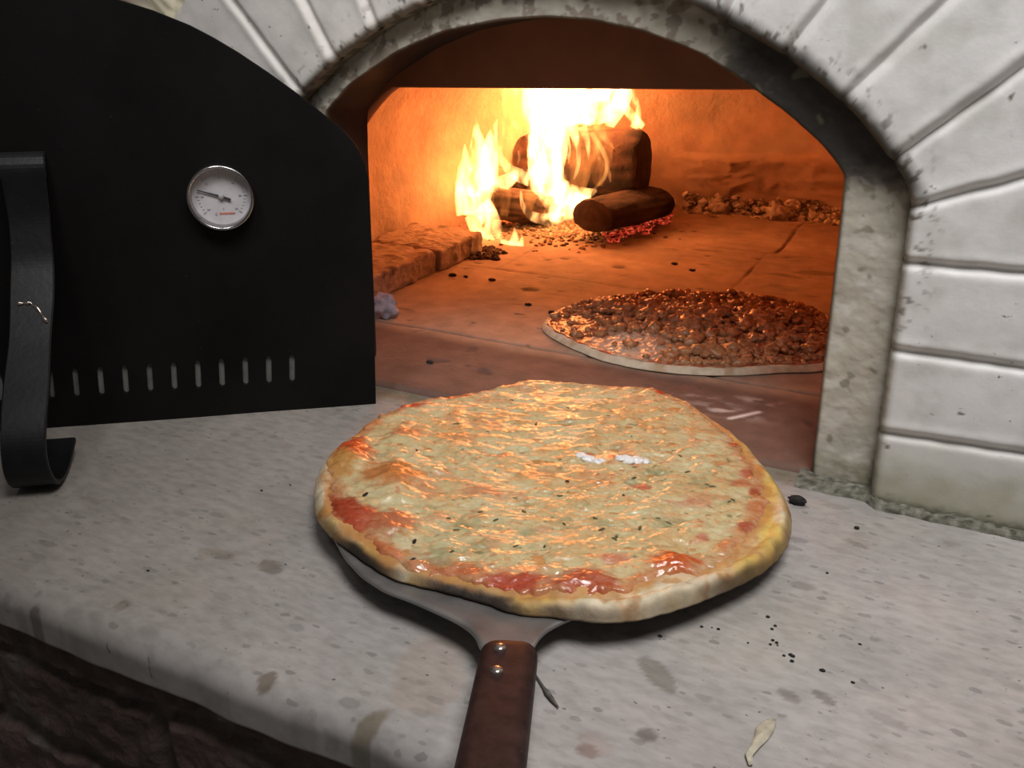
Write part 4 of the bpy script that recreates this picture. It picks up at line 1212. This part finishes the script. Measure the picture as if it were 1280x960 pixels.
T_ = [
    # left mass
    ([(583, 268), (581, 235), (582, 208), (581, 180)], 1.235, [12, 13, 9, 1]),
    ([(604, 265), (602, 228), (598, 190), (594, 145)], 1.245, [14, 18, 13, .8]),
    ([(592, 245), (590, 215), (588, 195)], 1.24, [9, 9, 1.5]),
    ([(612, 240), (610, 208), (613, 178), (622, 148)], 1.26, [11, 14, 9, .8]),
    ([(574, 270), (573, 242), (576, 212)], 1.235, [4, 6, 1]),
    ([(588, 268), (597, 284), (608, 298), (620, 307)], 1.215, [9, 13, 11, 3]),
    ([(600, 258), (611, 270), (620, 286), (626, 300)], 1.215, [14, 14, 9, 4]),
    ([(626, 304), (640, 306), (650, 308), (658, 311)], 1.20, [5, 6, 5, 1]),
    ([(642, 309), (644, 297), (643, 284)], 1.20, [8, 5, .6]),
    ([(650, 308), (653, 300), (652, 294)], 1.20, [5, 3, .6]),
    ([(604, 236), (620, 232), (636, 226), (648, 216)], 1.28, [11, 11, 9, 5]),
    ([(620, 172), (624, 195), (636, 213), (662, 222)], 1.29, [2, 4, 7, 10]),
    ([(625, 208), (627, 175), (631, 150), (632, 112), (632, 90)], 1.30, [2, 3, 3, 5, 3], 1),
    # central column
    ([(694, 272), (686, 240), (680, 205), (682, 170), (690, 130), (694, 85)], 1.33, [15, 22, 22, 23, 28, 24]),
    ([(676, 230), (671, 200), (666, 175), (667, 150), (668, 110), (668, 80)], 1.32, [10, 13, 10, 12, 17, 14]),
    ([(690, 245), (688, 210), (694, 180), (698, 150)], 1.31, [12, 14, 10, 12]),
    ([(698, 240), (708, 246), (725, 246), (746, 238)], 1.31, [16, 17, 12, 2]),
    ([(688, 268), (704, 268), (722, 258), (738, 244)], 1.30, [10, 13, 12, 2]),
    ([(712, 258), (718, 250), (728, 244)], 1.29, [9, 12, 5]),
    ([(651, 238), (652, 258), (662, 271), (680, 275), (700, 272)], 1.28, [1.5, 3, 6, 8, 8]),
    ([(697, 215), (702, 185), (706, 160), (710, 135), (716, 90)], 1.33, [7, 9, 10, 18, 22]),
    ([(641, 152), (652, 162), (664, 170)], 1.32, [3, 6, 7]),
    # broad sheet under the hood
    ([(655, 120), (690, 130), (725, 132), (760, 130), (785, 118)], 1.38, [12, 22, 26, 22, 9]),
    ([(730, 154), (738, 130), (742, 108), (744, 80)], 1.39, [10, 22, 24, 18]),
    ([(762, 158), (766, 138), (770, 115), (772, 82)], 1.40, [6, 15, 18, 14]),
    ([(776, 122), (784, 138), (793, 150), (804, 159)], 1.40, [5, 6, 8, 4]),
    ([(792, 160), (797, 146), (794, 125), (786, 100)], 1.40, [6, 6, 4, 5]),
    ([(664, 100), (700, 98), (740, 98), (785, 98)], 1.39, [14, 20, 20, 12]),
    ([(640, 122), (646, 100), (652, 78)], 1.34, [5, 11, 10], 1),
    # licks hanging over the logs
    ([(735, 160), (752, 185), (761, 205), (756, 224), (740, 238)], 1.30, [3, 3.4, 3.2, 2.6, 1.5], 1),
    ([(721, 170), (724, 192), (724, 208), (717, 224)], 1.29, [3.2, 3.0, 2.8, 1.4]),
    ([(704, 160), (711, 185), (711, 205)], 1.31, [6, 4, 1]),
    ([(728, 158), (735, 178), (736, 200)], 1.31, [6, 4, .8]),
    ([(745, 152), (755, 172), (768, 186)], 1.32, [6, 5, 1], 1),
    ([(714, 150), (718, 170), (722, 190)], 1.32, [8, 6, 1]),
    ([(740, 165), (748, 185), (750, 206)], 1.31, [4, 4, 1], 1),
    ([(748, 196), (762, 214), (763, 228)], 1.29, [2, 3, 1], 1),
    ([(700, 215), (706, 228), (712, 236)], 1.30, [6, 4, 1]),
    # thin orange flames over the big log
    ([(722, 236), (726, 205), (732, 175), (738, 150)], 1.30, [10, 16, 18, 12], 2),
    ([(748, 232), (752, 205), (754, 178), (752, 150)], 1.31, [6, 11, 13, 10], 2),
    ([(640, 215), (642, 185), (646, 160), (650, 140)], 1.31, [8, 12, 12, 8], 2),
    ([(660, 262), (664, 245), (668, 225)], 1.29, [6, 8, 6], 2),
    ([(630, 270), (632, 252), (634, 236)], 1.25, [6, 9, 5], 2),
    ([(648, 188), (649, 197), (647, 206)], 1.3, [1, 2.6, .6]),
]
for i, e in enumerate(T_):
    tongue(e[0], e[1], [r * K for r in e[2]], e[3] if len(e) > 3 else 0, .75, i + 1)
def lamp(name, kind, loc, power, color, size=.02, rot=None):
    L = bpy.data.lights.new(name, kind); L.energy = power; L.color = color
    if kind == 'POINT': L.shadow_soft_size = size
    else:
        L.shape = 'DISK'; L.size = size
    o = bpy.data.objects.new(name, L); C.objects.link(o); o.location = loc
    if rot is not None: o.rotation_euler = rot
    return o
FC = (1.0, .13, .022)
FIRE = 1.75
lamp('fire_light', 'POINT', ony(686, 140, 1.35), FIRE * .5, FC, .022)
lamp('fire_light', 'POINT', ony(738, 128, 1.39), FIRE * .3, FC, .020)
lamp('fire_light', 'POINT', ony(600, 225, 1.262), FIRE * .2, FC, .012)

# embers, ash and charcoal
k_ = 0
er = np.random.default_rng(5)
for i in range(34):
    q = i / 33
    px, py = 760 + 78 * q + er.normal(0, 3), 295 - 27 * q + er.normal(0, 3.5)
    r = er.uniform(2.5, 6.5)
    p = onz(px, py, .010)
    mb = MB(); mb.add(*lumpy((p[0], p[1], .0045 + r * K * .4), r * K, 40 + i * .7, 10, .6, (1.15, 1, .65), 2.4))
    tag(mb.build('glowing_ember', M['ember']), 'red hot ember glowing at the foot of the charred log', 'ember', 'embers by the charred log')
chunks = [(877, 246, 15, 'largest pale ash lump in the rubble right of the logs'), (897, 262, 9, 'flat pale ash lump right of the largest ash lump'), (972, 268, 11, 'pale ash lump in the rubble, halfway to the right jamb'),
          (838, 252, 11, 'pale ash lump touching the right end of the logs'), (935, 258, 7, 'small brown ash lump in the middle of the rubble'), (1005, 262, 7, 'small ash lump in the rubble nearest the right jamb')]
for i, (px, py, r, lab) in enumerate(chunks):
    p = onz(px, py, r * K * .9)
    mb = MB(); V_, Fc = lumpy((p[0], p[1], .004 + r * K * .8), r * K * 1.1, 80 + i * 3, 16, .45, (1.15, .9, .85), 1.6)
    c_ = np.array([.62, .50, .38]) if i != 4 else np.array([.35, .26, .19])
    mb.add(V_, Fc, c_)
    tag(mb.build('ash_lump', M['ash']), lab, 'ash lump', 'pale ash lumps right of the fire')
def rubble(name, items, label, cat, cols):
    mb = MB()
    for i, (x, y, z, r) in enumerate(items):
        V_, Fc = lumpy((x, y, z), r, i * .71 + 5, 7, .5, (1, 1, .75), 2)
        mb.add(V_, Fc, cols[int(rng.integers(len(cols)))])
    return tag(mb.build(name, M['ash']), label, cat, kind='stuff')
it = []
for i in range(1300):
    a = rng.uniform(math.radians(28), math.radians(112)); r = .470 - abs(rng.normal(0, .020))
    d_ = .474 - r
    x, y = cx + r * math.cos(a), cy + r * math.sin(a)
    rr = rng.uniform(.0015, .0028) if rng.random() < .7 else rng.uniform(.003, .0075)
    it.append((x, y, .004 + max(0, .034 - d_ * .9) * rng.uniform(.3, 1), rr))
rubble('ash_rubble', it, 'crumbled ash and brick rubble heaped along the back wall right of the logs', 'ash', [(.66, .52, .38), (.56, .42, .30), (.28, .19, .13), (.70, .56, .42)])
it = []
for i in range(720):
    px, py = rng.normal(705, 50), rng.normal(289, 9)
    if py < 276: continue
    p = onz(px, py, .004); it.append((p[0], p[1], .0045, rng.uniform(.0012, .0045)))
rubble('ash_bed', it, 'loose ash and crumbs scattered in front of the burning logs', 'ash', [(.52, .38, .27), (.46, .33, .23), (.30, .21, .15), (.16, .10, .07)])
it = []
for i in range(90):
    px, py = rng.normal(600, 17), rng.normal(318, 4.5)
    p = onz(px, py, .004); it.append((p[0], p[1], .005, rng.uniform(.002, .006)))
rubble('charcoal_grit', it, 'dark heap of charcoal grit in front of the left flames', 'charcoal', [(.10, .065, .05), (.2, .13, .09), (.06, .04, .03)])
p = onz(478, 388, .012)
mb = MB(); mb.add(*lumpy((p[0] + .001, p[1], .016), .0165, 33, 18, .4, (1.0, .8, .85), 1.5))
tag(mb.build('ash_block', M['bluegrey']), 'bluish grey lump of ash beside the right edge of the black door', 'ash lump')
for i, (px, py, r) in enumerate([(566, 344, .004), (582, 346, .0025), (615, 350, .0035), (537, 453, .003), (660, 381, .003), (690, 391, .0035), (843, 330, .003), (865, 338, .003)]):
    p = onz(px, py, .005)
    mb = MB(); mb.add(*lumpy((p[0], p[1], .0055), r, 60 + i, 9, .4, (1.4, .9, .5), 2))
    near = ['by the raised fire bricks', 'by the raised fire bricks, the smaller', 'between fire bricks and flames', 'on the front hearth tile by the door', 'left of the meat pizza', 'touching the left rim of the meat pizza', 'behind the meat pizza', 'behind the meat pizza, the farther right'][i]
    tag(mb.build('charcoal_bit', M['char']), 'small black charcoal bit on the hearth ' + near, 'charcoal', 'charcoal bits on the hearth')

# crumbs and scraps on the worktop
crumbs = [(960, 771), (969, 782), (971, 803), (972, 806), (963, 805), (966, 800), (935, 803), (980, 819), (988, 818), (991, 820), (990, 826), (898, 786), (890, 784), (877, 783), (1028, 838), (825, 795), (1075, 805), (1071, 660), (1034, 716), (965, 786), (185, 713), (357, 705), (363, 606), (327, 613), (1066, 853)]
for i, (px, py) in enumerate(crumbs):
    p = onz(px, py, .0005); r = rng.uniform(.0005, .0011) * (1.4 if i in (17, 14) else 1)
    mb = MB(); mb.add(*lumpy((p[0], p[1], r * .45), r, 90 + i, 7, .35, (1.2, .9, .7), 2))
    if i == 17: lab = 'single black crumb on the marble close to the white brick wall'
    elif i in (20, 21, 22, 23): lab = 'tiny black crumb on the marble left of the cheese pizza'
    else: lab = 'tiny burnt crumb on the marble right of the cheese pizza'
    tag(mb.build('burnt_crumb', M['char']), lab, 'crumb', 'burnt crumbs on the marble')
p = onz(998, 621, .004)
mb = MB(); mb.add(*lumpy((p[0], p[1] - .004, .0032), .0044, 55, 14, .35, (1.4, .8, .75), 1.7))
tag(mb.build('charcoal_lump', M['char']), 'black charcoal lump at the foot of the right oven jamb', 'charcoal')
mb = MB()
tw = [onz(x, y, .0016) for x, y in [(664, 833), (671, 846), (680, 860), (684, 866), (690, 874), (698, 884)]]
mb.tube(tw, [.0005, .0006, .0008, .0016, .0013, .0004], 8)
tag(mb.build('twig', M['twig']), 'thin dark twig lying right of the peel handle', 'twig')
# curled onion skin
path = [onz(x, y, .002) for x, y in [(938, 955), (936, 943), (944, 932), (952, 920), (956, 911), (962, 903), (968, 898)]]
V_ = []
for i, q in enumerate(path):
    w_ = [.0010, .0018, .0022, .0034, .0042, .0030, .0010][i]
    for j in range(9):
        a = math.pi * (j / 8)
        V_.append(q + np.array([math.cos(a) * w_, .2 * math.cos(a) * w_, .45 * math.sin(a) * w_ - .0005 + .0006 * math.sin(i * 1.3 + j)]))
nn = len(V_)
V_ += [v - np.array([0, 0, .0006]) for v in V_]
f1 = gridfaces(7, 9)
Fc = [tuple(f) for f in f1] + [tuple(f[::-1] + nn) for f in f1]
for i in range(6):
    Fc += [(i * 9, (i + 1) * 9, (i + 1) * 9 + nn, i * 9 + nn), (i * 9 + 8, i * 9 + 8 + nn, (i + 1) * 9 + 8 + nn, (i + 1) * 9 + 8)]
for j in range(8):
    Fc += [(j, j + nn, j + 1 + nn, j + 1), (54 + j, 54 + j + 1, 54 + j + 1 + nn, 54 + j + nn)]
mb = MB(); mb.add(V_, Fc)
tag(mb.build('onion_skin', M['onion']), 'curled scrap of pale yellow onion skin on the marble at the lower right', 'food scrap')

# ================================================================== LIGHT
W = bpy.data.worlds.new('room'); S.world = W; W.use_nodes = True
W.node_tree.nodes['Background'].inputs[0].default_value = (1.0, .96, .93, 1)
W.node_tree.nodes['Background'].inputs[1].default_value = .08
def aim(loc, tgt):
    d = Vector(tgt) - Vector(loc)
    return d.to_track_quat('-Z', 'Y').to_euler()
def spot(name, loc, tgt, power, cone, size, col=(1.0, .975, .955)):
    L = bpy.data.lights.new(name, 'SPOT'); L.energy = power; L.color = col
    L.spot_size = math.radians(cone); L.spot_blend = 1.0; L.shadow_soft_size = size
    o = bpy.data.objects.new(name, L); C.objects.link(o); o.location = loc; o.rotation_euler = aim(loc, tgt)
    return o
spot('ceiling_lamp', (.10, .20, 1.10), (.06, .58, .1), 50.0, 100, .26)
spot('added_wall_fill', (-.42, .10, .95), (-.52, .66, .38), 14.0, 62, .12)  # unseen fill light, added to brighten the upper left bricks

vs = S.view_settings
vs.view_transform = 'Standard'; vs.look = 'None'; vs.exposure = 0.0; vs.gamma = 1.0; vs.use_curve_mapping = False
S.cycles.volume_max_steps = 64
